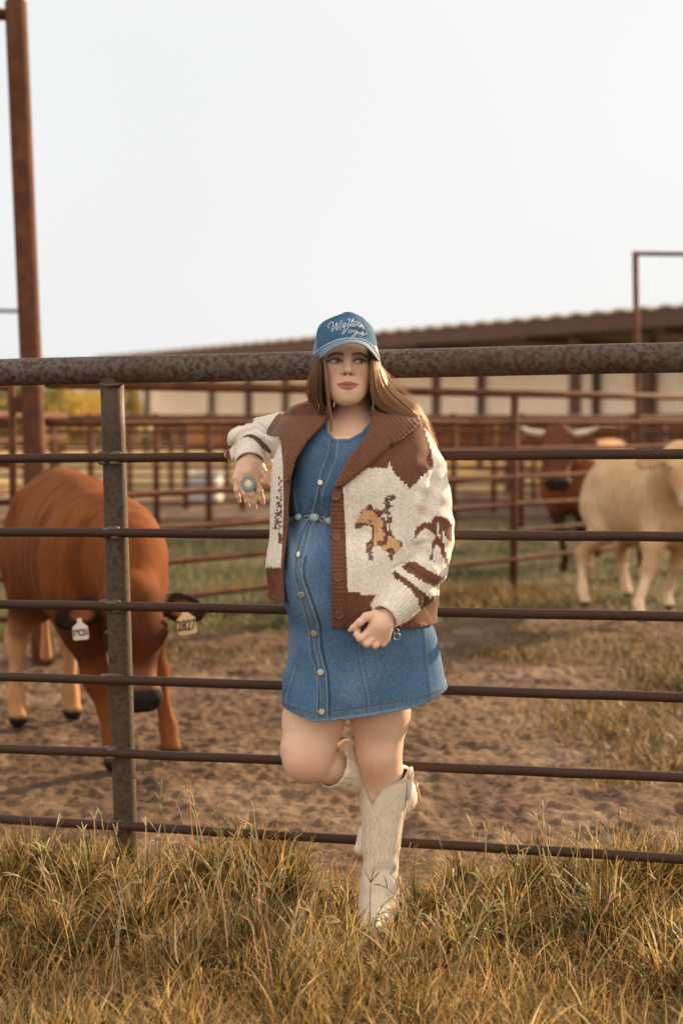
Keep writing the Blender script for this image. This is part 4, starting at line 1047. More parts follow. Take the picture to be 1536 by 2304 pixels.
for (a, b) in ((711,1426-0), (668,1248), (672,1338), (698,1427), (713,1514), (715,1602), (749,1002)):
    p, n_ = hit(bvD, a, b, .0008)
    if p is not None:
        mb = MB(); mb.beam(p - Vector((.0045,0,0)), p + Vector((.0045,0,0)), .002, .0035); mb.build('buttonhole', M_copper, dress)
# belt of silver rings and turquoise stones
M_turq = mat('turquoise stone', (.20, .47, .44), (.34, .56, .50), rough=.3, scale=150, detail=4, ramp=(.35, .6))
belt = thing('belt_root', None, None)
bpy.data.objects.remove(belt)
def ringtube(mb, c0, n_, r1, r2, th, up=Vector((0,0,1)), N=22):
    n_ = n_.normalized(); ux = up.cross(n_).normalized(); uz = n_.cross(ux)
    mb.tube([c0 + ux*math.cos(t)*r1 + uz*math.sin(t)*r2 for t in np.linspace(0, 2*math.pi, N+1)], th, 8, cap=False)
mb = MB(); dots = [(646,1172),(656,1168),(664,1166),(673,1164),(690,1164),(707,1164),(728,1169),(742,1172),(756,1177)]
for (a, b, r_) in ((662.5,1166,4.2), (690.5,1163.6,6.0), (728,1169,6.4), (758,1178,6)):
    p, n_ = hit(bvD, a, b, .0045)
    if p is not None: ringtube(mb, p, (n_ + Vector((0,-1,0))).normalized(), r_/826, 5.2/826, .0011)
pb = [hit(bvD, a, b, .0035)[0] for a, b in dots]; pb = [q for q in pb if q is not None]
for i in range(len(pb)-1):
    mb.tube([pb[i].lerp(pb[i+1], .0), pb[i].lerp(pb[i+1], .35)], .0012, 6)
beltO = mb.build('belt', M_silver, woman, smooth=True)
for (a, b, rx, ry) in ((652.5,1170,4.2,7.6), (673.5,1163.6,8.2,7.8), (707.5,1164,10.5,7.6), (743,1172.5,9,7.6)):
    st = disc('stone', bvD, a, b, rx/826, .0045, M_turq, beltO, .003, tilt=.3, ry=ry/826, dome=.5)
    p, n_ = hit(bvD, a, b, .0036)
    if p is not None:
        mb = MB(); ringtube(mb, p, (n_*.7 + Vector((0,-.3,0))).normalized(), (rx+.9)/826, (ry+.9)/826, .0013, N=26); mb.build('bezel', M_silver, beltO, smooth=True)
# ---------------------------------------------------------------- cardigan
CARD = [[930,690,900,.05,.055],[950,660,948,.03,.085],[990,632,962,.015,.115],[1040,614,968,.005,.140],[1100,608,972,0,.150],[1200,604,978,0,.152],[1300,603,984,0,.152],[1365,604,987,0,.152],[1440,608,990,0,.152]]
fC, bbC = f_loft(CARD, 2.5)
YC = 3.83
def pz(pts, Y=YC): return [(P(a, b, Y)[0], P(a, b, Y)[2]) for a, b in pts]
OPEN = [(729,944),(691,993),(667,1031),(656,1050),(652,1091),(648,1144),(648,1182),(641,1239),(637,1280),(637,1318),(640,1361),(640,1440),
        (745,1440),(745,1409),(746,1333),(744,1257),(743,1144),(752,1091),(767,1061),(790,1020),(820,986),(837,948),(840,900),(725,900)]
COLL = [(722,905),(706,901),(690,902),(662,912),(640,924),(622,945),(600,975),(614,984),(632,990),(640,1012),(640,1050),(644,1085),(654,1078),(667,1031),(691,993),(733,948),(740,925)]
COLR = [(834,915),(852,930),(880,932),(925,938),(946,936),(949,946),(935,962),(905,985),(868,1008),(832,1042),(800,1068),(775,1088),(752,1094),(767,1061),(790,1020),(820,986),(835,952)]
sC = SDF()
SL = {}
def sleeve_ops(s):
    # right of the picture: full puffed sleeve
    s.chain([w(925,995,.02), w(946,1060,.01), w(951,1130,0), w(953,1215,-.015), w(944,1272,-.04)], [.058, .072, .080, .085, .080], .02)
    s.cone(w(938,1295,-.075), w(918,1322,-.115), .068, .054, .02)
    s.cone(w(958,1285,-.05), w(900,1272,-.105), .055, .030, .03)
    s.ell(w(893,1290,-.125), (.034, .030, .017), .012, (0, 25, 0))
    s.ell(w(942,1322,-.100), (.056, .044, .030), .012, (0, 40, 0))
    # left of the picture: arm hooked back over the rail, knit bunched at the wrist
    s.chain([w(690,985,.04), w(635,975,.16), w(588,985,.27)], [.066, .060, .062], .02)
    s.ell(w(562,990,.215), (.066, .06, .048), .03)
    s.cone(w(535,1010,.20), w(520,1024,.19), .030, .020, .02)
    s.cone(w(588,1008,.20), w(602,1026,.185), .034, .024, .02)
    s.cone(w(535,985,.19), w(590,975,.20), .030, .030, .01)
fS = SDF(); sleeve_ops(fS)
sC.add((fC, bbC))
def cardfn(x, y, z, D):
    dd = fD(x, y, z) - .017
    outer = smin(D, dd, .01)
    outer = outer + .0030*np.sin(x*31 - z*17 + 2.0*np.sin(z*13 + x*9))*sst(1.40, 1.30, z)*(x > .03) + .0022*np.sin(z*38 + 2*np.sin(x*24) + y*8)*np.exp(-((z-1.02)/.12)**2) + .0028*np.sin(x*48 + z*9)*sst(1.35, 1.1, z)
    X = (x + 0*z)[:, 0, :].astype(float); Z = (z + 0*x)[:, 0, :].astype(float)
    front = y < 3.99
    # ribbing: hem bands (vertical ribs) and button bands (short crosswise ribs)
    hemR = (Z < zof(1336, YC)); hemL = (Z < zof(1281, YC)) & (X < xof(700))
    hem = (hemR | hemL)[:, None, :]
    outer = outer - np.where(hem, .0019*np.cos(2*np.pi*(x*1.0 + np.abs(y-3.98)*.9)/.0125) - .0010, 0)
    band = ((X > P(744,1200,YC)[0]) & (X < P(775,1200,YC)[0]) & (Z < zof(1092, YC)))[:, None, :]
    outer = outer - np.where(band & front, .0012*np.cos(2*np.pi*z/.0115) + .0022, 0)
    seam = np.abs(x - P(778,1200,YC)[0]); outer = outer + .0020*np.exp(-(seam/.0020)**2)*front*(z < zof(1100, YC))
    wool = np.maximum(outer, -(outer + .010))
    op = poly2(pz(OPEN), X, Z)[:, None, :]
    cut = np.maximum(op, y - 4.02)
    wool = -smin(-wool, cut, .004)
    zb = np.interp(X, [p[0] for p in pz([(600,0),(645,0),(700,0),(744,0),(990,0)])], [zof(1357, YC), zof(1361, YC), zof(1400, YC), zof(1412, YC), zof(1414, YC)])[:, None, :]
    wool = -smin(-wool, -(zb - z), .003)
    # shawl collar: thick folded layer lying over the shoulders
    cl = np.minimum(poly2(pz(COLL, 3.90), X, Z), poly2(pz(COLR, 3.90), X, Z))[:, None, :]
    edge = poly2(pz(COLL, 3.90), X, Z); edge = np.minimum(edge, poly2(pz(COLR, 3.90), X, Z))[:, None, :]
    lay = np.abs(outer + .002 - .012) - .0095
    lay = np.where(y < 4.03, lay, .2)
    rib = .0013*np.cos(2*np.pi*(x*.75 + z*.66)/.011)*sst(-.032, -.020, edge)
    wool = smin(wool, -smin(-(lay + rib), -(cl - .001), .010), .003)
    return wool
sC.ops.append((cardfn, None, 0, 'fn', 0))
# stand-up back of the collar behind the neck, and the loose collar tip
sC.chain([w(716,918,.03), w(735,925,.12), w(790,930,.155), w(850,935,.11), w(880,945,.03)], [.026, .030, .032, .030, .026], .02)
sC.cone(w(705,925,.02), w(655,940,.03), .028, .020, .02)
sC.cone(w(880,950,-.01), w(938,946,.0), .022, .012, .015)
# the V of the neck stays open
for o_ in fS.ops: sC.ops.append((o_[0], o_[1], .006, 'u', 0))
sC.add(f_ell(w(793, 880, .03), (.066, .070, .075)), .006, 's')
sC.add(f_cone(w(788, 985, -.10), w(790, 930, -.05), .030, .050), .006, 's')
# crease where the sleeve is set in
def crease(x, y, z, D):
    X = (x + 0*z)[:, 0, :].astype(float); Z = (z + 0*x)[:, 0, :].astype(float)
    l = line2(pz([(876,985),(884,1040),(898,1085),(912,1105),(905,1150),(903,1200),(915,1235)], 3.88), X, Z)[:, None, :]
    D = D + .0030*np.exp(-(l/.0050)**2)*(y < 3.98)
    # sleeve folds and stripes
    l2 = line2(pz([(886,1275),(905,1268),(935,1285),(975,1312),(1005,1325)], 3.86), X, Z)[:, None, :]
    D = D + .0036*np.exp(-(l2/.0055)**2)*(y < 3.97)
    l3 = line2(pz([(888,1300),(905,1318),(930,1340),(945,1365)], 3.84), X, Z)[:, None, :]
    D = D + .0034*np.exp(-(l3/.0050)**2)*(y < 3.95)
    l4 = line2(pz([(895,1238),(925,1228),(965,1222)], 3.86), X, Z)[:, None, :]
    D = D + .0034*np.exp(-(l4/.008)**2)*(y < 3.93)*(x > P(925,0,3.86)[0])
    rs = sst(P(922,0,3.9)[0], P(945,0,3.9)[0], x)*(y < 3.97)*sst(1.42, 1.28, z); D = D + rs*(.0032*np.sin(z*62 - x*48 + 2.2*np.sin(x*30 + z*12)) + .0014*np.sin(z*120 + x*70))*sst(1.02, 1.12, z)
    q = (x < P(622,0,3.9)[0])
    for pts_, a_, s_ in (([(512,1010),(540,975),(575,965),(612,985)], .006, .0055), ([(505,1035),(520,1000),(550,985)], .005, .005), ([(540,955),(570,950),(605,972)], .005, .006), ([(590,990),(606,1010),(612,1035)], .005, .005)):
        l5 = line2(pz(pts_, 4.10), X, Z)[:, None, :]; D = D + a_*np.exp(-(l5/s_)**2)*q*(y < 4.25)
    return D
sC.ops.append((crease, None, 0, 'fn', 0))
# ribbed cuffs
def cuff(a, b, ra, rb, n):
    f, bb = f_ccone(a, b, ra, rb, .004); A_ = A3(a); B_ = A3(b); d = (B_-A_)/np.linalg.norm(B_-A_); L_ = np.linalg.norm(B_-A_)
    e1_ = np.cross(d, [0, 0, 1.0]); e1_ /= np.linalg.norm(e1_); e2_ = np.cross(d, e1_)
    def g(x, y, z):
        D = f(x, y, z); U = (x-A_[0])*e1_[0] + (y-A_[1])*e1_[1] + (z-A_[2])*e1_[2]; V_ = (x-A_[0])*e2_[0] + (y-A_[1])*e2_[1] + (z-A_[2])*e2_[2]
        T = (x-A_[0])*d[0] + (y-A_[1])*d[1] + (z-A_[2])*d[2]
        D = D - .0010*np.cos(n*np.arctan2(V_, U))
        q = np.sqrt(U*U + V_*V_); hollow = np.maximum(q - (rb - .006), -(T - L_*.72))
        return np.maximum(D, -hollow)
    return g, bb
cL0, cL1 = w(563,985,.225), w(563,1041,.150); cR0, cR1 = w(915,1335,-.130), w(866,1388,-.195)
sC.add(cuff(cL0, cL1, .047, .0445, 30), .004); sC.add(cuff(cR0, cR1, .055, .039, 28), .004)
lo_ = A3([w(498,1000,.2)[0], 3.735, zof(1432, YC)]); hi_ = A3([w(1036,1000)[0], 4.34, zof(880, 3.95)])
v, F = sC.mesh(lo_, hi_, .0027); v = laplace(v, F, 1, .35)
u_, t_ = flat_uv(v, v[:,1]); fr = (v[:,1] < 4.0)
CREAM = A3([.76, .69, .62]); BR = A3([.165, .072, .043]); TAN = A3([.66, .38, .20]); GREY = A3([.27, .21, .18])
st = np.floor(u_/4.2)*4.2 + 2.1; tt_ = np.floor(t_/3.4 + .5*(np.floor(u_/4.2) % 2))*3.4 + 1.7    # knit stitches: colour changes stitch by stitch
c = np.tile(CREAM, (len(v), 1))
lsl = (u_ < 640) & (v[:,1] > 3.98) & (t_ < 1070)       # hooked arm
rsl = poly2([(908,985),(1040,960),(1040,1300),(1008,1332),(978,1372),(938,1386),(908,1418),(850,1404),(832,1358),(862,1318),(880,1290),(884,1250),(905,1230),(900,1090)], u_, t_) < 0
segs = [w(925,995,.02), w(946,1060,.01), w(951,1130,0), w(953,1215,-.015), w(944,1272,-.04), w(938,1295,-.075), w(918,1322,-.115), w(866,1388,-.195)]; srad = [.058,.072,.080,.085,.080,.068,.058,.042]
dsl = np.full(len(v), 9.)
for i in range(7):
    e_ = segs[i+1]-segs[i]; tq = np.clip(((v-segs[i]) @ e_)/(e_ @ e_), 0, 1); dsl = np.minimum(dsl, np.linalg.norm(v - segs[i] - tq[:,None]*e_, axis=1) - (srad[i]*(1-tq) + srad[i+1]*tq))
rsl &= (dsl < .010) | (t_ < 1300)
def inp(pl, a=st, b=tt_): return poly2(pl, a.astype(float), b.astype(float)) < 0
body_ = ~lsl
YOKE = [(780,1062),(800,1053),(873,1053),(873,1035),(885,1062),(905,1086),(922,1100),(948,1074),(976,1052),(968,1010),(950,950),(900,900),(700,900),(760,1075)]
brown = body_ & inp(YOKE) & (u_ > 700)
brown |= body_ & (v[:,1] > 4.0) & (t_ < 1052) & (u_ > 640)
brown |= body_ & ~rsl & (tt_ > np.where(st > 700, np.where(st < 812, 1334, 1341), 1280))
brown |= body_ & fr & (u_ > 700) & (u_ < np.interp(t_, [1085,1182,1333], [771,776.5,782])) & (t_ > 1085)
brown |= body_ & fr & (u_ < 700) & (u_ > np.interp(t_, [985,1042,1144,1279], [631,636,638,632])) & (t_ > 985)
X_ = v[:,0]; Z_ = v[:,2]
cp_ = np.minimum(poly2(pz(COLL, 3.90), X_, Z_), poly2(pz(COLR, 3.90), X_, Z_)) < .003
brown |= cp_ & (v[:,1] < 4.05) & ~((u_ < 640) & (t_ > 980) & (u_ < 628)) 
brown |= (t_ < 985) & (u_ > 640) & (u_ < 905) & (t_ < 960)
brown |= (u_ > 600) & (u_ < 735) & (t_ < 985) & (t_ < 985 - (630-u_)*.2*(u_ < 630)) & (poly2([(598,978),(622,940),(660,905),(735,895),(735,985)], u_, t_) < 4)
stripeA = [(p[0]/5.486+760, p[1]/5.486+1080) for p in ((780,1085),(850,1018),(960,1020),(1110,1115),(1230,1180),(1370,1225),(1290,1385),(1180,1320),(1060,1265),(940,1190),(850,1130))]
stripeB = [(p[0]/5.486+760, p[1]/5.486+1080) for p in ((700,1120),(676,1160),(700,1215),(800,1275),(900,1360),(985,1475),(1015,1620),(1190,1515),(1060,1400),(940,1290),(830,1215),(740,1165))]
brown |= rsl & (inp(stripeA) | inp(stripeB)) & (v[:,1] < 4.0)
brown |= lsl & (poly2([(p[0]/8.533+500, p[1]/8.533+960) for p in ((380,200),(470,148),(560,140),(700,205),(860,350),(950,490),(900,520),(760,400),(640,265),(520,205))], u_, t_) < 0)
brown |= lsl & (poly2([(505,1014),(516,1008),(520,1036),(510,1034)], u_, t_) < 0) | (lsl & (poly2([(552,946),(572,942),(568,952),(556,953)], u_, t_) < 0))
c[brown] = BR
# intarsia horse and rider on the front panel, traced stitch by stitch from its outline
K = lambda *p: [(a/5.486+760, b/5.486+1080) for a, b in p]
front_panel = body_ & ~rsl & fr & (u_ > 785) & (t_ > 1060) & ~brown
def paint(pl, colr, ok):
    m = ok & inp(pl); c[m] = colr
paint(K((220,600),(215,540),(250,470),(300,370),(390,290),(440,350),(530,375),(590,360),(560,300),(590,200),(700,180),(710,240),(640,270),(700,310),(640,350),(640,420),(670,470),(650,600),(690,690),(730,740),(830,790),(850,830),(800,850),(800,960),(750,1030),(660,1000),(610,900),(560,870),(500,820),(470,780),(430,820),(420,900),(440,1000),(390,1000),(350,880),(345,790),(400,750),(420,640),(400,560),(330,560),(290,600)), BR, front_panel)
paint(K((240,520),(270,450),(310,400),(320,320),(350,370),(430,380),(490,450),(560,500),(540,600),(570,660),(560,740),(490,760),(470,860),(430,780),(450,660),(430,560),(350,530),(300,540)), TAN, front_panel)
paint(K((520,830),(600,800),(640,700),(720,720),(760,800),(800,900),(780,960),(730,950),(690,850),(620,850),(560,880)), TAN, front_panel)
paint(K((370,490),(410,490),(410,530),(360,530)), GREY, front_panel)
paint(K((530,440),(580,400),(610,440),(590,490)), CREAM, front_panel)
paint(K((590,540),(620,540),(620,640),(600,660)), CREAM, front_panel)
spk = np.random.default_rng(3).uniform(size=(600, 400)); si = spk[(np.floor(st/4.2).astype(int)) % 600, (np.floor(tt_/3.4).astype(int)) % 400]
onb = front_panel & (np.abs(c - BR).sum(1) < .01); c[onb & (si < .22)] = GREY; c[onb & (si > .97)] = CREAM
paint(K((360,900),(430,900),(435,1010),(385,1010)), GREY, front_panel & (si < .6))
# running horse on the sleeve
sle = rsl & (v[:,1] < 4.02) & ~brown
paint(K((890,770),(950,690),(950,630),(1000,560),(1080,520),(1150,520),(1190,460),(1290,460),(1360,500),(1400,560),(1410,780),(1350,740),(1300,640),(1290,740),(1330,900),(1380,1080),(1340,1070),(1290,940),(1240,800),(1190,830),(1170,960),(1190,1010),(1150,1000),(1120,970),(1160,880),(1160,790),(1200,700),(1150,640),(1080,600),(1020,640),(960,720)), BR, sle)
paint(K((1215,560),(1240,520),(1250,640),(1270,740),(1240,730)), CREAM, sle)
# matching horse on the strip by the hooked arm
lp = body_ & (u_ < 640) & fr & ~brown & (t_ > 1050)
paint([(636,1080),(628,1075),(622,1130),(617,1170),(615,1190),(628,1195),(636,1180)], BR, lp); c[lp & (np.abs(c - BR).sum(1) < .01) & (si < .45)] = CREAM
paint([(628,1200),(636,1200),(634,1222),(624,1224)], BR, lp)
c = c*(1 + .16*(si - .5))[:, None]
c = c*(1 - .10*((np.abs((u_/4.2) % 1 - .5) > .36))[:, None])
M_wool = mat('chunky wool knit', vcol='Col', rough=.95, spec=.08, scale=260, detail=4, varamt=.22, bump=.0016, bscale=330, sheen=.35)
card = mesh_obj('cardigan', v, F, M_wool, woman, smooth=True, vcol=np.clip(c, .004, 1))
bvC = BVHTree.FromPolygons([tuple(x) for x in v], [tuple(x) for x in F.tolist()])
M_btn = mat('brown horn button', (.17, .068, .042), (.14, .055, .035), rough=.32, scale=60, spec=.6)
for (a, b) in ((756,1116),(758,1206),(761,1299),(763,1382)):
    disc('cardigan_button', bvC, a, b, 10.6/830, .0036, M_btn, card, .0015, tilt=.75, holes=True, rim=True, dome=-.4)
# ---------------------------------------------------------------- cap
CAP = [[702,776,790,.005,.010],[707,765,802,.012,.030],[714,747,815,.015,.055],[724,727,826,.015,.075],[738,715,838,.014,.090],[764,709,846,.010,.099],[789,704,850,.008,.103],[822,703,852,.008,.104],[835,703,852,.008,.104]]
fK, bbK = f_loft(CAP, 2.1, YW)
sK = SDF(); sK.add((fK, bbK))
def capfn(x, y, z, D):
    cx_ = P(782, 0, 3.88)[0]; 
    D = D + .0014*np.exp(-((np.abs(x-cx_-.0*(y)) - .050 - (zof(790, 3.88)-z)*.12)/.0022)**2)*(y < 3.96) # panel seams
    D = np.maximum(D, -(D + .0045))
    zc = zof(786, 3.88) + (y - 3.88)*-.16
    arch = zof(795, 3.87) + .030*np.clip(1-((x-cx_)/.085)**2, 0, 1) 
    zc = np.where(y < 3.95, np.minimum(arch, zc+.02), zof(795, 3.87) - (y-3.95)*.10)
    return np.maximum(D, zc - z)
sK.ops.append((capfn, None, 0, 'fn', 0))
v, F = sK.mesh((w(690,800)[0], 3.85, zof(845)), (w(866,800)[0], 4.11, zof(690, 3.98)), .0022); v = laplace(v, F, 1, .4)
u_, t_ = flat_uv(v, v[:,1])
c = np.tile([.045, .118, .205], (len(v), 1)); c = mixc(c, [.085, .175, .275], sst(0, 1, vnoise(v, 40, 21))*.5)
c = mixc(c, [.24, .33, .42], sst(716, 706, u_)*.8*(t_ > 745)); c = mixc(c, [.33, .28, .24], (v[:,1] > 4.0)*.5); c = c*(1 + .22*(rng.uniform(size=(len(v), 1)) - .5))
cap = mesh_obj('cap', v, F, M_denim, woman, smooth=True, vcol=np.clip(c, .004, 1))
bvK = BVHTree.FromPolygons([tuple(x) for x in v], [tuple(x) for x in F.tolist()])
def resamp(pts, n):
    p = crs([list(q) for q in pts], 12); s_ = np.concatenate([[0], np.cumsum(np.linalg.norm(np.diff(p, axis=0), axis=1))]); t = np.linspace(0, s_[-1], n)
    return np.stack([np.interp(t, s_, p[:, i]) for i in range(p.shape[1])], 1)
att = resamp([(706,801),(716,792),(734,779),(761,767.5),(790,764),(816,767.5),(836,780),(852,806)], 41)
outb = resamp([(713,811),(722,803),(737,791),(754,779),(775,771.5),(798,769.5),(818,775),(833,787),(846,803),(853,813)], 41)
rows = []; NB = 41
for j in range(9):
    tj = j/8; row = []
    for i in range(NB):
        s_ = i/(NB-1)*2-1; dy = -.112 + .060*abs(s_)**2.2 - tj*.072*(1-abs(s_)**3.0) ; ccv = att[i]*(1-tj) + outb[i]*tj
        bulge = -2.2*math.sin(math.pi*tj)
        row.append(Vector(W(ccv[0], ccv[1] + bulge, dy)))
    rows.append(row)
vv = [p for r_ in rows for p in r_] + [p - Vector((0, -.001, .0042)) for r_ in rows for p in r_]; ff = []; n1_ = 9*NB
for j in range(8):
    for i in range(NB-1):
        a_ = j*NB+i; ff.append((a_, a_+1, a_+NB+1, a_+NB)); ff.append((n1_+a_, n1_+a_+NB, n1_+a_+NB+1, n1_+a_+1))
bd = [i for i in range(NB)] + [j*NB+NB-1 for j in range(1, 9)] + [8*NB+i for i in range(NB-2, -1, -1)] + [j*NB for j in range(7, 0, -1)]
for q in range(len(bd)): a_, b_ = bd[q], bd[(q+1) % len(bd)]; ff.append((a_, n1_+a_, n1_+b_, b_))
mb = MB(); mb.add(vv, ff, (.15, .23, .31)); brim = mb.build('brim', M_denim, cap, smooth=True, vcol=True)
mb = MB(); mb.tube([rows[0][i] + Vector((0, -.002, .003)) for i in range(NB)], .0023, 8, c=(.42, .46, .55)); mb.build('piping', mat('pale cord', (.50, .52, .60), (.42, .45, .52), rough=.7, scale=200), cap, smooth=True)
mb = MB(); mb.tube([rows[8][i] + Vector((0, -.0005, -.0022)) for i in range(NB)], .0024, 8); mb.build('edge_binding', mat('brim binding', (.20, .27, .36), (.16, .22, .30), rough=.8, scale=200), brim, smooth=True)
# embroidered script, stroke by stroke, laid on the crown
M_thread = mat('pale blue thread', (.50, .56, .70), (.60, .65, .78), rough=.7, scale=300)
CRP = lambda p: (640 + p[0]/5.12, 680 + p[1]/5.12)
strokes = [
 [(515,305),(504,285),(515,252),(545,228),(562,236),(556,275),(540,330),(548,345),(572,300),(598,245),(604,240),(600,290),(598,325),(612,312),(636,260),(656,214),(662,224)],
 [(662,276),(690,268),(702,250),(690,242),(672,254),(668,274),(684,286),(706,278),(722,262)],
 [(722,262),(738,240),(740,250),(752,268),(744,280),(728,276)],
 [(758,274),(768,240),(788,196)], [(724,212),(728,196),(744,192),(754,206),(740,214),(770,226),(820,226),(868,246),(900,280),(914,312)],
 [(758,274),(776,278),(790,262),(812,258),(812,244),(796,244),(786,258),(792,278),(812,282)],
 [(812,282),(830,262),(836,248),(848,256),(850,262),(846,284),(862,284)],
 [(864,292),(872,264),(874,290),(890,266),(898,276),(896,304),(912,314)],
 [(648,326),(640,312),(650,294),(674,284),(690,296),(682,330),(664,366),(686,356),(716,312),(736,284),(728,280)],
 [(756,318),(740,330),(738,346),(752,354),(770,344),(774,328),(758,318),(780,330),(796,332)],
 [(826,330),(806,326),(794,340),(804,356),(822,348),(830,330),(824,366),(804,396),(780,404),(776,390),(800,374),(838,352)],
 [(838,338),(840,360),(854,366),(868,348),(866,364),(878,372)],
 [(878,372),(898,366),(906,352),(894,346),(882,360),(888,380),(908,380),(926,368),(942,362)]]
mb = MB()
def lay(pts, rad, mb, n=None):
    p = resamp([CRP(q) for q in pts], n or max(8, len(pts)*4)); q3 = []
    for a, b in p:
        h, n_ = hit(bvK, a, b, .0006)
        if h is not None: q3.append(h)
    if len(q3) > 1: mb.tube(q3, rad, 5)
for st_ in strokes: lay(st_, .00125, mb)
mb.build('embroidered_script', M_thread, cap, smooth=True)
mb = MB()       # small block letters EST.2021 under the script
LET = {'E': [[(1,0),(0,0),(0,1),(1,1)],[(0,.5),(.8,.5)]], 'S': [[(1,.1),(.5,0),(0,.2),(.3,.48),(.8,.55),(1,.8),(.5,1),(0,.9)]], 'T': [[(0,0),(1,0)],[(.5,0),(.5,1)]], '.': [[(.3,.95),(.5,.95)]],
       '2': [[(0,.2),(.5,0),(1,.25),(.5,.6),(0,1),(1,1)]], '0': [[(.5,0),(0,.3),(0,.7),(.5,1),(1,.7),(1,.3),(.5,0)]], '1': [[(.2,.2),(.5,0),(.5,1)]]}
for i, ch in enumerate('EST.2021'):
    for s_ in LET[ch]:
        p = [(846 + i*16.5 + a*11, 376 + i*6.2 + b*22 + a*4) for a, b in s_]
        q3 = [hit(bvK, *CRP(q), .0004)[0] for q in p]; q3 = [q for q in q3 if q is not None]
        if len(q3) > 1: mb.tube(q3, .0006, 4)
mb.build('embroidered_date', M_thread, cap)
# ---------------------------------------------------------------- hair
hv = []; hf = []; hc = []
def strand(pts, r0, r1, colr):
    base = len(hv); pts = [Vector(p) for p in pts]; m = len(pts)
    for i, p in enumerate(pts):
        d = (pts[min(i+1, m-1)] - pts[max(i-1, 0)]).normalized(); sx = d.cross(Vector((0, 1, 0)))
        sx = sx.normalized() if sx.length > 1e-5 else Vector((1, 0, 0)); sy = d.cross(sx)
        t = i/(m-1); r_ = (r0*(1-t) + r1*t)*(1 if 0 < i else .6)
        for a_ in (0, 2.094, 4.189): hv.append(tuple(p + (sx*math.cos(a_) + sy*math.sin(a_))*r_)); hc.append(colr)
    for i in range(m-1):
        for k in range(3): hf.append((base+i*3+k, base+i*3+(k+1)%3, base+i*3+3+(k+1)%3, base+i*3+3+k))
hr = random.Random(12)
def lock(guides, n, widths, c0, c1, r0=.0010, r1=.0004, wav=.003, m=14, end=(.8, 1.0), fly=0.0):
    """guides: two or more px/depth guide curves; strands interpolate between neighbours"""
    G = [resamp([tuple(q) for q in g], m) for g in guides]
    for _ in range(n):
        s_ = hr.random()*(len(G)-1); i = min(int(s_), len(G)-2); f_ = s_ - i; base = G[i]*(1-f_) + G[i+1]*f_
        ph = hr.random()*6.28; am = hr.uniform(.2, 1)*wav; L_ = hr.uniform(*end); jd = hr.gauss(0, widths); jx = hr.gauss(0, 2.0); jf = hr.gauss(0, 1)*fly
        pts = []
        for k in range(m):
            t = k/(m-1)*L_; q = [np.interp(t*(m-1), range(m), base[:, j]) for j in range(3)]
            p = Vector(W(q[0] + jx*t + math.sin(t*7 + ph)*am*800*t + jf*t*t*10, q[1] + jf*t*t*5, q[2] + jd + math.cos(t*6 + ph)*am)); pts.append(p)
        k_ = hr.random(); cc = tuple(a*(1-k_) + b*k_ for a, b in zip(c0, c1)); cc = tuple(x*hr.uniform(.75, 1.2) for x in cc)
        strand(pts, r0, r1, cc)
DK = (.080, .034, .018); MD = (.33, .170, .085); LT = (.72, .45, .26); GD = (.88, .57, .32)
# right of the face
gR = [[(834,800,-.075),(833,835,-.082),(833,870,-.078),(838,900,-.065),(858,922,-.05),(905,940,-.03),(935,960,-.01)],
      [(841,798,-.070),(843,835,-.082),(848,868,-.080),(860,895,-.07),(888,918,-.045),(925,940,-.02),(955,975,.0)],
      [(848,800,-.045),(855,835,-.055),(866,865,-.055),(886,890,-.045),(912,912,-.025),(944,940,.0),(968,990,.02)],
      [(850,805,-.010),(860,835,-.010),(874,860,-.010),(897,884,.0),(925,906,.01),(955,940,.02),(974,1005,.04)]]
lock([[(834,778,-.070),(839,800,-.070),(842,830,-.066),(844,850,-.06)], [(844,778,-.040),(849,800,-.040),(852,835,-.036),(856,860,-.03)], [(849,785,-.005),(853,810,.0),(857,840,.0),(864,865,.0)]], 420, .006, DK, MD, .0020, .0014, .001)  # dense strands added to keep the sun off brow and temple
lock(gR, 900, .006, (.48,.265,.14), (.88,.60,.37), .0009, .0004, .0025, end=(.75, 1.05))
lock(gR[2:], 260, .010, LT, GD, .0009, .0003, .004, end=(.9, 1.08), fly=.5)
lock([[(832,815,-.055),(833,850,-.06),(826,885,-.035),(832,915,-.030),(840,945,-.03)], [(838,815,-.04),(842,850,-.04),(846,890,-.02),(850,925,.0),(858,945,.0)]], 420, .008, DK, (.16,.08,.04), .0014, .001, .0015)
lock([[(731,815,-.055),(731,850,-.06),(742,885,-.030),(741,910,-.025),(740,945,-.03)], [(726,815,-.04),(724,850,-.04),(726,890,-.02),(724,925,.0),(720,945,.0)]], 420, .008, DK, (.16,.08,.04), .0014, .001, .0015)
lock([[(835,815,-.05),(838,850,-.05),(842,890,-.03),(846,925,.0)], [(850,815,.0),(862,850,.0),(875,890,.02),(890,930,.04)]], 420, .012, DK, MD, .0016, .001, .002)
lock([[(828,782,-.078),(834,800,-.086),(836,830,-.084),(838,860,-.08)], [(842,784,-.055),(848,810,-.060),(852,840,-.055),(858,870,-.05)]], 200, .004, DK, MD, .0013, .0008, .001)  # strands added to close the sun gap under the cap
lock([[(836,840,-.02),(840,880,-.015),(842,920,.0),(846,950,.0)], [(850,840,.02),(856,880,.03),(862,920,.04),(870,945,.04)], [(846,840,.06),(850,880,.07),(856,920,.08),(862,945,.08)]], 420, .014, DK, MD, .0022, .0018, .001)
lock([[(738,872,.0),(739,900,.01),(736,930,.02),(734,955,.03)], [(746,885,.03),(748,905,.035),(746,930,.04),(744,955,.05)]], 360, .010, DK, (.16,.08,.04), .0022, .0018, .001)
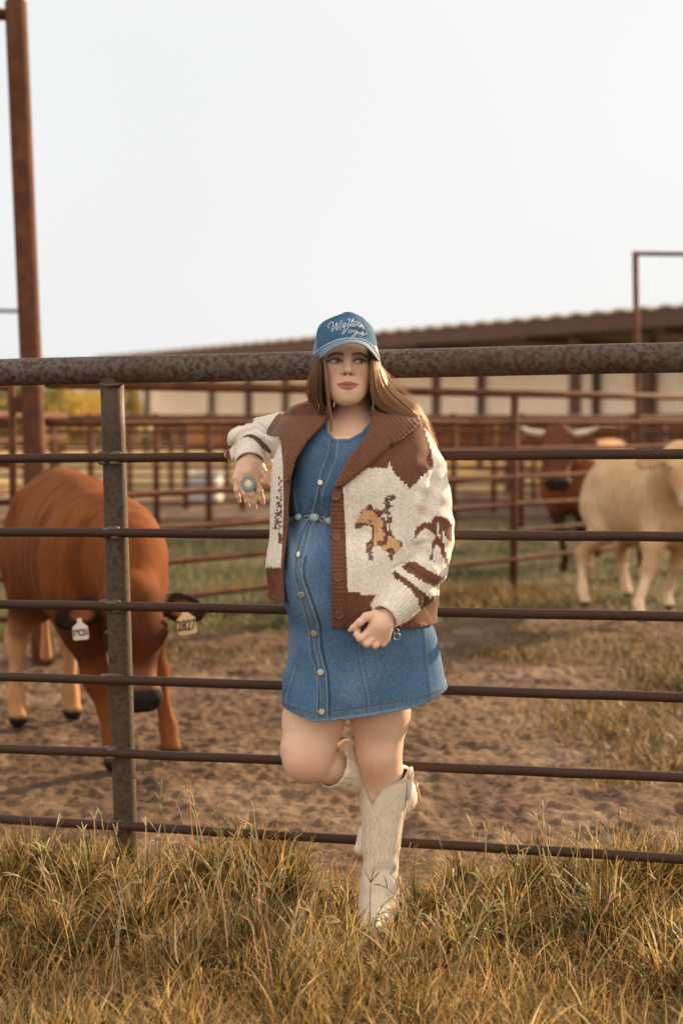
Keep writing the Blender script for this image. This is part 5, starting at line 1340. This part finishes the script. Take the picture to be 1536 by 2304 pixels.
# long ends falling behind the shoulder
gE = [[(935,945,.03),(955,965,.035),(968,1000,.04),(975,1040,.05),(984,1075,.055)], [(920,940,.05),(940,975,.06),(955,1020,.065),(968,1060,.07),(975,1090,.07)], [(950,940,.03),(968,970,.04),(974,1010,.05),(986,1050,.06),(992,1085,.06)]]
lock(gE, 260, .010, MD, GD, .0009, .0003, .004, end=(.7, 1.0), fly=.8)
# left of the face
gL = [[(724,800,-.075),(724,835,-.082),(722,870,-.078),(724,905,-.07),(729,935,-.06)],
      [(716,800,-.070),(712,835,-.080),(708,870,-.078),(711,905,-.068),(722,938,-.05)],
      [(709,802,-.045),(703,835,-.055),(698,865,-.055),(699,893,-.05),(712,922,-.035)],
      [(706,810,-.010),(699,840,-.010),(694,868,-.01),(695,893,-.01),(706,918,.0)]]
lock(gL, 900, .006, (.12,.055,.028), (.60,.37,.215), .0009, .0004, .0018, end=(.82, 1.08))
lock([[(712,812,-.02),(706,850,-.02),(704,890,-.0),(712,925,.01)], [(728,812,-.03),(728,850,-.02),(730,890,.0),(738,930,.01)]], 380, .014, DK, MD, .0016, .001, .002)
lock([[(724,802,-.088),(730,835,-.100),(732,868,-.100),(736,905,-.088),(741,940,-.085),(744,975,-.095)], [(728,800,-.086),(734,835,-.098),(737,868,-.099),(741,905,-.088),(746,940,-.085),(748,968,-.095)]], 90, .003, MD, LT, .0010, .0004, .0015, end=(.75, 1.05))
lock([gL[3], [(704,820,.0),(692,850,0),(686,872,0),(680,885,.0),(676,880,0)]], 14, .01, MD, GD, .0006, .0003, .006)
lock([gR[3], [(850,815,.0),(868,835,0),(888,852,0),(912,868,.0),(940,882,0)]], 22, .01, LT, GD, .0006, .0003, .006)
M_hair = mat('long light brown hair', vcol='Col', rough=.40, spec=.5, trans=.42)
mesh_obj('hair', np.array(hv), np.array(hf), M_hair, woman, smooth=True, vcol=np.array(hc))
# ---------------------------------------------------------------- jewellery
M_bead = mat('dark gold beads', (.12, .07, .04), (.40, .30, .2), rough=.3, metal=.6, scale=400)
for (x0, y0, dy, n) in ((717, 908, -.088, 3), (839, 895, -.092, 5)):
    s = SDF()
    for i in range(n):
        s.ell(w(x0 + .6*math.sin(i*2), y0 + 4 + i*5.2, dy), (.0022, .0022, .0028))
        s.cone(w(x0, y0 + i*5.2, dy), w(x0, y0 + 5 + i*5.2, dy), .0007, .0007)
    a_, F_ = s.mesh(w(x0, y0+12, dy) - [.01, .01, .03], w(x0, y0+12, dy) + [.01, .01, .03], .0008); mesh_obj('earring', a_, F_, M_bead, woman, smooth=True)
M_agate = mat('carved pale stone', (.62, .42, .30), (.74, .66, .60), rough=.4, scale=300)
rc = Vector(W(558.6, 1088, .105)); rn = Vector((0, -1, .12)).normalized(); rr_ = 16.8/775
vv = []; mb = MB(); N = 30
def faceted(mb, c0, n_, r, th, c=None):
    ux = Vector((0,0,1)).cross(n_).normalized(); uz = n_.cross(ux); b = [c0 + ux*math.cos(2*math.pi*k/N)*r + uz*math.sin(2*math.pi*k/N)*r for k in range(N)]
    mb.add(b + [q + n_*th for q in b], [tuple(range(N-1, -1, -1)), tuple(range(N, 2*N))] + [(k, (k+1)%N, N+(k+1)%N, N+k) for k in range(N)], c)
faceted(mb, rc, rn, rr_, .0022); mb.tube([rc + Vector((math.cos(t)*.0085, .0085 + math.sin(t)*.0085, -.002)) for t in np.linspace(0, 6.28, 17)], .0013, 6, cap=False)
ring = mb.build('ring', mat('dark silver', (.10, .12, .12), (.16, .16, .15), rough=.35, metal=.7, scale=200), woman)
ux = Vector((0,0,1)).cross(rn).normalized(); uz = rn.cross(ux)
for k in range(26):
    t = 2*math.pi*k/26; d0_ = ux*math.cos(t) + uz*math.sin(t); p0_ = rc + rn*.003 + d0_*rr_*.62; p1_ = rc + rn*.003 + d0_*rr_*.97
    mb = MB(); mb.tube([p0_, p0_.lerp(p1_, .2), p0_.lerp(p1_, .8), p1_], [.0008, .00125, .00165, .0011], 6); mb.build('stone', M_turq, ring, smooth=True)
mb = MB(); faceted(mb, rc + rn*.002, rn, rr_*.56, .0022); med = mb.build('medallion', M_agate, ring)
mb = MB()      # small carved horse head
hh_ = [(-.10,.55),(.05,.62),(.10,.45),(.45,.05),(.58,-.18),(.45,-.32),(.15,-.18),(.0,-.45),(-.45,-.40),(-.48,.0),(-.3,.35)]
fp = [rc + rn*.0046 + ux*(-a*rr_*.62) + uz*b*rr_*.62 for a, b in hh_]; n_h = len(fp)
mb.add(fp + [q + rn*.001 for q in fp], [tuple(range(n_h)), tuple(range(2*n_h-1, n_h-1, -1))] + [(k, (k+1)%n_h, n_h+(k+1)%n_h, n_h+k) for k in range(n_h)])
mb.build('carved_head', mat('mother of pearl', (.80, .74, .68), rough=.3), ring)
mb = MB(); ringtube(mb, Vector(W(852.5, 1451, -.222)), Vector((.75, -.35, -.45)), .0098, .0098, .0009); mb.build('ring', M_silver, woman, smooth=True)
mb = MB(); ringtube(mb, Vector(W(893, 1432, -.20)), Vector((.2, -1, 0)), 7.4/845, 7.4/845, .0008); ringtube(mb, Vector(W(891, 1420, -.198)), Vector((-.3, -1, .2)), 6/845, 6/845, .0008)
mb.build('bracelet', M_silver, woman, smooth=True)
# ---------------------------------------------------------------- boots
M_boot = mat('off white boot leather', vcol='Col', rough=.42, spec=.5, scale=35, detail=5, varamt=.09, bump=.0012, bscale=70)
M_sole = mat('stacked leather sole', (.34, .18, .085), (.24, .12, .06), rough=.5, scale=30)
YB = YW
BOOT = [[1728,809,921,.012,.062],[1760,810,922,.015,.063],[1810,811,913,.02,.064],[1860,813,906,.025,.062],[1920,815,898,.025,.056],[1965,817,893,.022,.050],[1990,813,893,.018,.050],[2025,812,890,.012,.050]]
fB, bbB = f_loft(BOOT, 2.1)
def boot_cols(v, u_, t_):
    c = np.tile([.70, .615, .50], (len(v), 1)); c = mixc(c, [.58, .48, .36], sst(.1, 1, vnoise(v, 26, 31))*.35)
    return c
sB = SDF(); sB.add((fB, bbB))
def bootfn(x, y, z, D):
    D = D + .0022*np.sin(z*95 + 3*np.sin(x*40))*np.exp(-((z - zof(1985))/.045)**2)
    inner = np.maximum(D + .0045, zof(1900) - z)
    D = np.maximum(D, -inner)
    zt = np.interp(x, [P(q, 0, YW)[0] for q in (806,812,822,832,838,846,862,885,910,924)], [zof(q, 3.93) for q in (1738,1752,1778,1800,1811,1795,1775,1764,1757,1738)])
    zt = np.where(y < YW+.01, zt, zof(1742) + .015*np.cos((x - P(866,0,YW)[0])*30))
    return np.maximum(D, z - zt)
sB.ops.append((bootfn, None, 0, 'fn', 0))
sB.chain([w(853,1990,.02), w(851,2040,.005), w(843,2075,-.045), w(833,2092,-.10), w(826,2096,-.145)], [.048, .046, .042, .034, .020], .03)
sB.cone(w(858,2050,.045), w(858,2078,.05), .038, .034, .02)
sB.cone(w(850,2040,-.0), w(838,2085,-.07), .040, .036, .03)
zg = .012
lo_ = A3([w(780,1800)[0], 3.76, .008]); hi_ = A3([w(945,1800)[0], 4.10, zof(1722)])
sB.add((lambda x, y, z: (z - .022) + 0*x + 0*y, (A3([-9,-9,-9]), A3([9,9,9]))), 0, 'x')
sB.ops.pop()
v, F = sB.mesh(lo_, hi_, .0027); v = laplace(v, F, 1, .35); v[:,2] = np.maximum(v[:,2], .022)
u_, t_ = flat_uv(v, v[:,1]); c = boot_cols(v, u_, t_); fr = v[:,1] < 4.0
B4 = lambda *p: [(600 + a/3.84, 1580 + b/3.84) for a, b in p]
SEW = [B4((900,890),(925,930),(960,1000),(975,960),(1010,930),(1050,900),(1100,860),(1150,800)), B4((880,1110),(910,1100),(960,1010),(1000,960)), B4((940,980),(985,1050),(970,1130),(1000,1170),(975,1250),(990,1320),(960,1400)),
       B4((1075,960),(1100,940),(1110,1000),(1080,1060),(1095,1120),(1060,1170),(1080,1230),(1050,1290),(1065,1360),(1030,1400)), B4((1150,900),(1120,960),(1130,1040),(1105,1100),(1120,1170),(1090,1240),(1100,1320)),
       B4((840,1000),(855,1060),(840,1120),(860,1180),(845,1240),(862,1300),(850,1380)), B4((880,1000),(900,1060),(885,1130),(905,1190),(890,1260),(935,1330),(930,1400)), B4((1020,1060),(1040,1110),(1015,1160),(1035,1210),(1005,1260),(1020,1330)),
       B4((915,1250),(945,1290),(920,1330),(945,1380))]
for sw in SEW:
    dl = line2(sw, u_, t_); c = mixc(c, [.46, .32, .19], fr*sst(2.0, .7, dl)*.42); c = mixc(c, [.78, .70, .60], fr*np.exp(-((dl-3.2)/1.5)**2)*.4)
pipe_ = line2([(806,1738),(812,1752),(822,1778),(832,1800),(838,1811),(846,1795),(862,1775),(885,1764),(910,1757)], u_, t_); c = mixc(c, [.36, .27, .19], fr*sst(3.2, 1.6, pipe_)*.7)
sidep = line2(B4((1212,680),(1205,800),(1190,900),(1170,1100),(1140,1250),(1120,1400),(1065,1490)), u_, t_); c = mixc(c, [.25, .20, .15], fr*sst(2.2, 1, sidep)*.7)
v_boot, F_boot = v, F
boot = mesh_obj('boot', v, F, M_boot, woman, smooth=True, vcol=np.clip(c, .01, 1))
mb = MB(); mb.tube([Vector(W(919,1746,.012)) + Vector((0, -.028+.0*k, 0)) for k in range(1)] + [Vector(W(922,1738,-.02)), Vector(W(924,1729,-.005)), Vector(W(925,1742,.0)), Vector(W(921,1775,-.006)), Vector(W(916,1800,-.008))], [.004,.005,.006,.0075,.007,.004], 8); mb.build('pull_strap', M_boot, boot, smooth=True, vcol=True)
s = SDF(); s.add(f_ell(w(831,2106,-.080), (.034, .070, .011), (0, 0, 8))); s.add(f_ccone(w(857,2112,.055), w(857,2076,.05), .028, .034))
v, F = s.mesh((w(780,1800)[0], 3.76, .0), (w(930,1800)[0], 4.12, .06), .003); v[:,2] = np.clip(v[:,2], 0, None); mesh_obj('sole', v, F, M_sole, boot, smooth=True)
# raised boot behind the standing leg
s = SDF(); A_ = w(746,1724,-.012); B_ = w(888,1772,.150)
s.add(f_ccone(A_, B_, .062, .045, .006)); dirb = (B_-A_)/np.linalg.norm(B_-A_)
s.add(f_ccone(A_ - dirb*.02, A_ + dirb*.05, .056, .055, .002), .002, 's')
s.chain([B_, w(897,1795,.165), w(868,1835,.15), w(835,1880,.125), w(812,1910,.11)], [.046, .046, .042, .036, .021], .02)
s.cone(w(905,1775,.17), w(912,1795,.175), .036, .030, .02)
s.ell(w(778,1690,.02), (.028, .03, .034), .02)
v, F = s.mesh(w(735,1900,0) - [.03, .14, .13], w(930,1700,.22) + [.03, .09, .11], .003); v = laplace(v, F, 1, .4)
u_, t_ = flat_uv(v, v[:,1]); c = boot_cols(v, u_, t_)
for sw in (B4((640,340),(670,400),(650,440),(690,470),(680,520),(720,540)), B4((700,380),(730,430),(700,470),(745,500)), B4((580,690),(640,700),(680,700),(740,720),(790,730))):
    dl = line2(sw, u_, t_); c = mixc(c, [.42, .28, .16], sst(2.0, .7, dl)*.5)
vb2, Fb2 = v, F
boot2 = mesh_obj('boot', v, F, M_boot, woman, smooth=True, vcol=np.clip(c, .01, 1))
s = SDF(); s.add(f_ccone(w(917,1768,.185), w(928,1800,.195), .031, .026)); s.cone(w(880,1838,.19), w(812,1925,.135), .030, .016)
s.add(f_cone(w(868,1835,.15), w(822,1895,.12), .044, .036), 0, 's')
v, F = s.mesh(w(795,1945,.16) - [.03, .12, .03], w(935,1750,.20) + [.04, .08, .05], .003); mesh_obj('sole', v, F, M_sole, boot2, smooth=True)
bvB = BVHTree.FromPolygons([tuple(x) for x in vb2], [tuple(x) for x in Fb2.tolist()])
pp = [hit(bvB, a_, b_, .001) for a_, b_ in ((741,1731),(748,1733),(756,1735),(766,1737),(776,1739),(786,1741),(796,1743),(804,1744))]; pp = [q for q in pp if q[0] is not None]
mb = MB(); vv = []; ff = []
for q, n_ in pp:
    t_ = n_.cross(Vector((1, 0, 0))).normalized(); t_ = t_ if t_.z > 0 else -t_
    for a_, h_ in ((-.0105, -.002), (-.0105, .003), (.0105, .003), (.0105, -.002)): vv.append(q + t_*a_ + n_*h_)
for i in range(len(pp)-1):
    for k in range(4): ff.append((i*4+k, i*4+(k+1)%4, i*4+4+(k+1)%4, i*4+4+k))
ff += [(3,2,1,0), tuple(len(vv)-4+k for k in range(4))]
mb.add(vv, ff); mb.build('pull_strap', M_boot, boot2, vcol=True)
for o_ in boot.children[:] + boot2.children[:]:
    if 'pull_strap' in o_.name:
        n_ = len(o_.data.vertices); o_.data.color_attributes['Col'].data.foreach_set('color', np.tile(np.array([.66,.58,.47,1.], dtype=np.float32), n_))
# ================================================================ grass
M_grass = mat('grass blades', vcol='Col', rough=.5, spec=.28, trans=.42)
def blades(name, x, y, z, L, lean, wd, colr, seg=5, droop=1.0, r=None, curl=0.0):
    n = len(x); az_ = r.uniform(0, 2*np.pi, n); dx = np.cos(az_)*lean; dy = np.sin(az_)*lean; dz = np.sqrt(np.maximum(1-lean**2, .05))
    fx = -np.sin(az_ + r.normal(size=n)*.8); fy = np.cos(az_ + r.normal(size=n)*.3)
    V = np.zeros((n, (seg+1)*2, 3)); p = np.stack([x, y, z], 1); d = np.stack([dx, dy, dz], 1); st_ = (L/seg)[:, None]; W_ = np.stack([fx, fy, np.zeros(n)], 1)
    dr = (droop*r.uniform(.3, 1.3, n))[:, None]; cw = r.normal(size=(n, 3))*curl
    for k in range(seg+1):
        t = k/seg; ww = wd[:, None]*(1 - t**1.6)*(.55 + .9*t*(1-t)*2) + .0003
        V[:, 2*k] = p - W_*ww*.5; V[:, 2*k+1] = p + W_*ww*.5
        p = p + d*st_; d = d + np.stack([dx*.0, dy*.0, -dr[:,0]*.36*np.ones(n)], 1)*(.35+t) + cw + r.normal(size=(n,3))*curl*.8
        d = d + np.stack([np.cos(az_), np.sin(az_), np.zeros(n)], 1)*.10*dr; d /= np.linalg.norm(d, axis=1)[:, None]
    V[..., 2] = np.maximum(V[..., 2], .002)
    base = (np.arange(n)*(seg+1)*2)[:, None]
    F = np.concatenate([np.stack([base[:,0]+2*k, base[:,0]+2*k+1, base[:,0]+2*k+3, base[:,0]+2*k+2], 1) for k in range(seg)])
    c = np.repeat(colr[:, None, :], (seg+1)*2, 1)
    return V.reshape(-1, 3), F, c.reshape(-1, 3)
def join(ls):
    V = []; F = []; C = []; o = 0
    for v_, f_, c_ in ls: V.append(v_); F.append(f_ + o); C.append(c_); o += len(v_)
    return np.concatenate(V), np.concatenate(F), np.concatenate(C)
def pal_g(r, n, greenness):
    G = np.array([[.030,.036,.010],[.058,.062,.016],[.11,.095,.024],[.33,.22,.06],[.60,.39,.15],[.38,.20,.07],[.11,.058,.025],[.70,.52,.29]])
    lo = np.array([.01,.03,.07,.20,.34,.18,.07,.10]); hi = np.array([.14,.20,.22,.22,.13,.05,.01,.03])
    pr = lo[None]*(1-greenness[:,None]) + hi[None]*greenness[:,None]; pr /= pr.sum(1)[:,None]; cu_ = pr.cumsum(1); k = (r.uniform(size=(n,1)) > cu_).sum(1).clip(0, 7)
    return G[k]*r.uniform(.7, 1.25, (n,1))
r = np.random.default_rng(5)
def dens(x, y):      # clump field 0..1
    base = fbm2(x, y, 3.0, 101, 3)*.5 + .5; fb = fence_y(x)
    pxx = 768 + FPX*x/y
    gap = np.exp(-((pxx-850)/190)**2)*sst(3.62, 3.95, y)
    return np.clip(base*1.05 - .62*gap, 0, 1), gap
def scatter(n, ymin, fmin=.18):
    x = r.uniform(-1.75, 1.75, n*3); y = r.uniform(ymin, 4.95, n*3); fb = fence_y(x) + .10*fbm2(x, y, 3, 5, 2) + .03
    d_, g_ = dens(x, y); ok = (y < fb) & (np.abs(x) < .27*y + .25) & (r.uniform(size=n*3) < fmin + d_*.9)
    x, y, d_, g_ = x[ok][:n], y[ok][:n], d_[ok][:n], g_[ok][:n]; return x, y, d_, g_
LS = []
def hump(x, y):      # tall tussocks left and right of the boot, seen in the photograph
    px = 768 + FPX*x/y
    a = .55 + .45*noise2(x, y, 5.2, 301) + .35*noise2(x, y, 2.1, 302)
    return np.clip(a, 0.05, 1.1)*(1 - .55*np.exp(-((px-840)/150)**2))
# tangled low thatch
x, y, d_, g_ = scatter(30000, 2.75, .5); n = len(x)
LS.append(blades('t', x, y, np.zeros(n)+.0, r.uniform(.06, .19, n)*(.7+.5*d_), r.uniform(.3, .98, n), r.uniform(.0016, .0038, n), pal_g(r, n, np.clip(.05+.5*d_*r.uniform(size=n), 0, 1))*(.55+.6*r.uniform(size=(n,1))), 5, 1.0, r, .20))
# tussocks: blades fanning out of shared roots
K_ = 520; cx, cy, d_, g_ = scatter(K_, 2.85, .03); hk = hump(cx, cy); per = r.integers(22, 60, len(cx)); ci = np.repeat(np.arange(len(cx)), per); n = len(ci)
rr0 = r.uniform(.012, .05, len(cx))[ci]; an = r.uniform(0, 6.28, n); x = cx[ci] + np.cos(an)*rr0*r.uniform(0, 1, n); y = cy[ci] + np.sin(an)*rr0*r.uniform(0, 1, n)
gn = np.clip(r.uniform(.1, 1.35, len(cx)), 0, 1)[ci]
LS.append(blades('u', x, y, np.zeros(n), (.08 + .24*hk[ci]*r.uniform(.35, 1, n)), np.clip(r.normal(.34, .22, n), 0, .92), r.uniform(.0045, .0100, n), pal_g(r, n, gn)*(.8+.35*r.uniform(size=(len(cx),1)))[ci], 7, .85, r, .05))
# the largest tussocks, where the photograph has them
for (px, py, hh_, nn) in ((40,2010,.27,420), (120,1990,.24,300), (215,2030,.27,420), (330,2060,.25,420), (420,2020,.24,360), (500,2010,.25,420), (590,2000,.27,420), (650,2030,.22,260), (300,2120,.24,380), (130,2130,.22,300), (560,2150,.2,260),
                          (1040,2010,.22,320), (1120,2040,.20,260), (1210,2010,.25,420), (1300,2030,.22,300), (1385,2010,.29,480), (1460,2030,.27,420), (1520,2000,.25,300), (1350,2130,.24,380), (1060,2130,.17,240), (1480,2160,.2,260)):
    c0 = GR(px, py + 25); an = r.uniform(0, 6.28, nn); rq = .05*np.sqrt(r.uniform(size=nn)); x = c0[0] + np.cos(an)*rq; y = c0[1] + np.sin(an)*rq
    LS.append(blades('w', x, y, np.zeros(nn), hh_*r.uniform(.45, 1.1, nn), np.clip(r.normal(.30, .2, nn), 0, .85), r.uniform(.004, .0085, nn), pal_g(r, nn, np.full(nn, r.uniform(.55, 1)))*.9, 7, .8, r, .05))
# single upright blades between them
x, y, d_, g_ = scatter(9000, 2.75, .06); n = len(x)
LS.append(blades('v', x, y, np.zeros(n), (.07 + .20*hump(x, y)*r.uniform(.3, 1, n)), np.clip(r.normal(.30, .2, n), 0, .9), r.uniform(.0028, .0060, n), pal_g(r, n, np.clip(d_*.9, 0, 1)), 6, .75, r, .06))
# thin dry stalks, bent and crossing
x, y, d_, g_ = scatter(12000, 2.75, .3); n = len(x)
LS.append(blades('s', x, y, np.zeros(n), r.uniform(.10, .26, n)*(1-.3*g_), np.clip(r.normal(.45, .28, n), 0, .97), r.uniform(.0012, .0022, n), pal_g(r, n, np.zeros(n))*1.25, 7, .7, r, .16))
V, F, C_ = join(LS)
tag(mesh_obj('grass', V, F, M_grass, vcol=C_), 'tangled green and straw coloured grass in front of the fence', 'grass', kind='stuff')
# tall seed stalks standing out of the grass
mb = MB(); rr = random.Random(8)
for i in range(230):
    for _ in range(50):
        px = rr.uniform(-60, 1600); Yb = rr.uniform(3.3, 4.45)
        xq = xat(px, Yb); d_, g_ = dens(np.array([xq]), np.array([Yb]))
        if Yb < fence_y(xq) + .05 and rr.random() < d_[0]*1.2: break
    h = rr.uniform(.16, .34)*(1 - .35*g_[0]); lx, ly = rr.gauss(0, .28), rr.gauss(0, .2); p = Vector((xq, Yb, 0)); pts = [p.copy()]; d = Vector((lx*.6, ly*.6, 1)).normalized()
    for k in range(7): p = p + d*h/7; d = (d + Vector((lx*.14, ly*.14, -.05*k*abs(lx)))).normalized(); pts.append(p.copy())
    cc = tuple(a*rr.uniform(.8, 1.1) for a in ((.60,.48,.27) if rr.random() < .75 else (.30,.27,.09)))
    mb.tube(pts, [.0014]*6 + [.0011, .0007], 4, c=cc)
    for q in range(rr.choice((1, 2, 3, 3))):      # fingers of the seed head
        e = (d + Vector((rr.gauss(0, .45), rr.gauss(0, .45), rr.uniform(-.1, .3)))).normalized(); s0_ = pts[-1]; L_ = rr.uniform(.025, .055); P2 = [s0_]
        for k in range(5): P2.append(P2[-1] + e*L_/5); e = (e + Vector((0, 0, -.12)) + Vector((lx, ly, 0))*.1).normalized()
        mb.tube(P2, [.0008, .0019, .0013, .0020, .0013, .0006], 4, c=cc)
mb.build('seed_stalks', M_grass, smooth=True, vcol=True)
tag(bpy.data.objects['seed_stalks'], 'thin dry seed stalks rising above the front grass', 'grass stalks', kind='stuff')
# pasture behind: tufts in the green part of the pen and dead tufts on the dirt
LS = []
n = 60000; y = 8.2 + r.uniform(size=n)**1.5*12; x = (r.uniform(size=n)-.5)*.56*y; a_, b_, c_ = green_mask(x, y); ok = r.uniform(size=n) < a_*(.25 + .9*(fbm2(x, y, 1.6, 33, 2)*.5+.5)); x, y = x[ok], y[ok]; n = len(x)
gz = ground_z(x, y); gr = np.clip(.75 + .5*fbm2(x, y, .8, 82, 3), 0, 1)
LS.append(blades('p', x, y, gz, r.uniform(.03, .10, n), r.uniform(.1, .8, n), r.uniform(.005, .011, n), pal_g(r, n, np.clip(gr*1.15, 0, 1))*[.50, .62, .50], 3, .9, r, .03))
def tuft(px, py, rx, ry, n, h, gr, m=.5):
    c0 = GR(px, py); x = c0[0] + r.normal(size=n)*rx; y = c0[1] + r.normal(size=n)*ry
    LS.append(blades('q', x, y, ground_z(x, y), r.uniform(.3, 1, n)*h, r.uniform(.1, .9, n), r.uniform(.003, .008, n), pal_g(r, n, np.full(n, gr))*m, 4, .9, r, .08))
for q in ((1420,1650,.22,.25,1300,.10,.25), (1330,1610,.16,.2,700,.08,.2), (1500,1580,.15,.25,900,.10,.5), (1150,1478,.16,.14,1200,.08,.6), (1440,1470,.3,.4,2500,.10,.6), (1085,1350,.45,.4,3500,.20,.12), (1530,1545,.12,.2,900,.22,.7),
          (420,1480,.5,.3,1500,.07,.6), (300,1470,.4,.3,1500,.07,.7), (1240,1440,.3,.3,900,.06,.5), (1500,1720,.1,.12,500,.09,.2), (1380,1760,.08,.1,300,.07,.1)): tuft(*q)
n = 900; y = 4.5 + r.uniform(size=n)**1.3*4.5; x = (r.uniform(size=n)-.5)*.52*y
LS.append(blades('b', x, y, ground_z(x, y) + .004, r.uniform(.03, .10, n), np.full(n, .995), r.uniform(.0012, .003, n), pal_g(r, n, np.zeros(n))*.9, 3, .2, r, .06))
V, F, C_ = join(LS)
tag(mesh_obj('pasture_grass', V, F, M_grass, vcol=C_), 'short pasture grass and dry tufts inside the cattle pen', 'grass', kind='stuff')
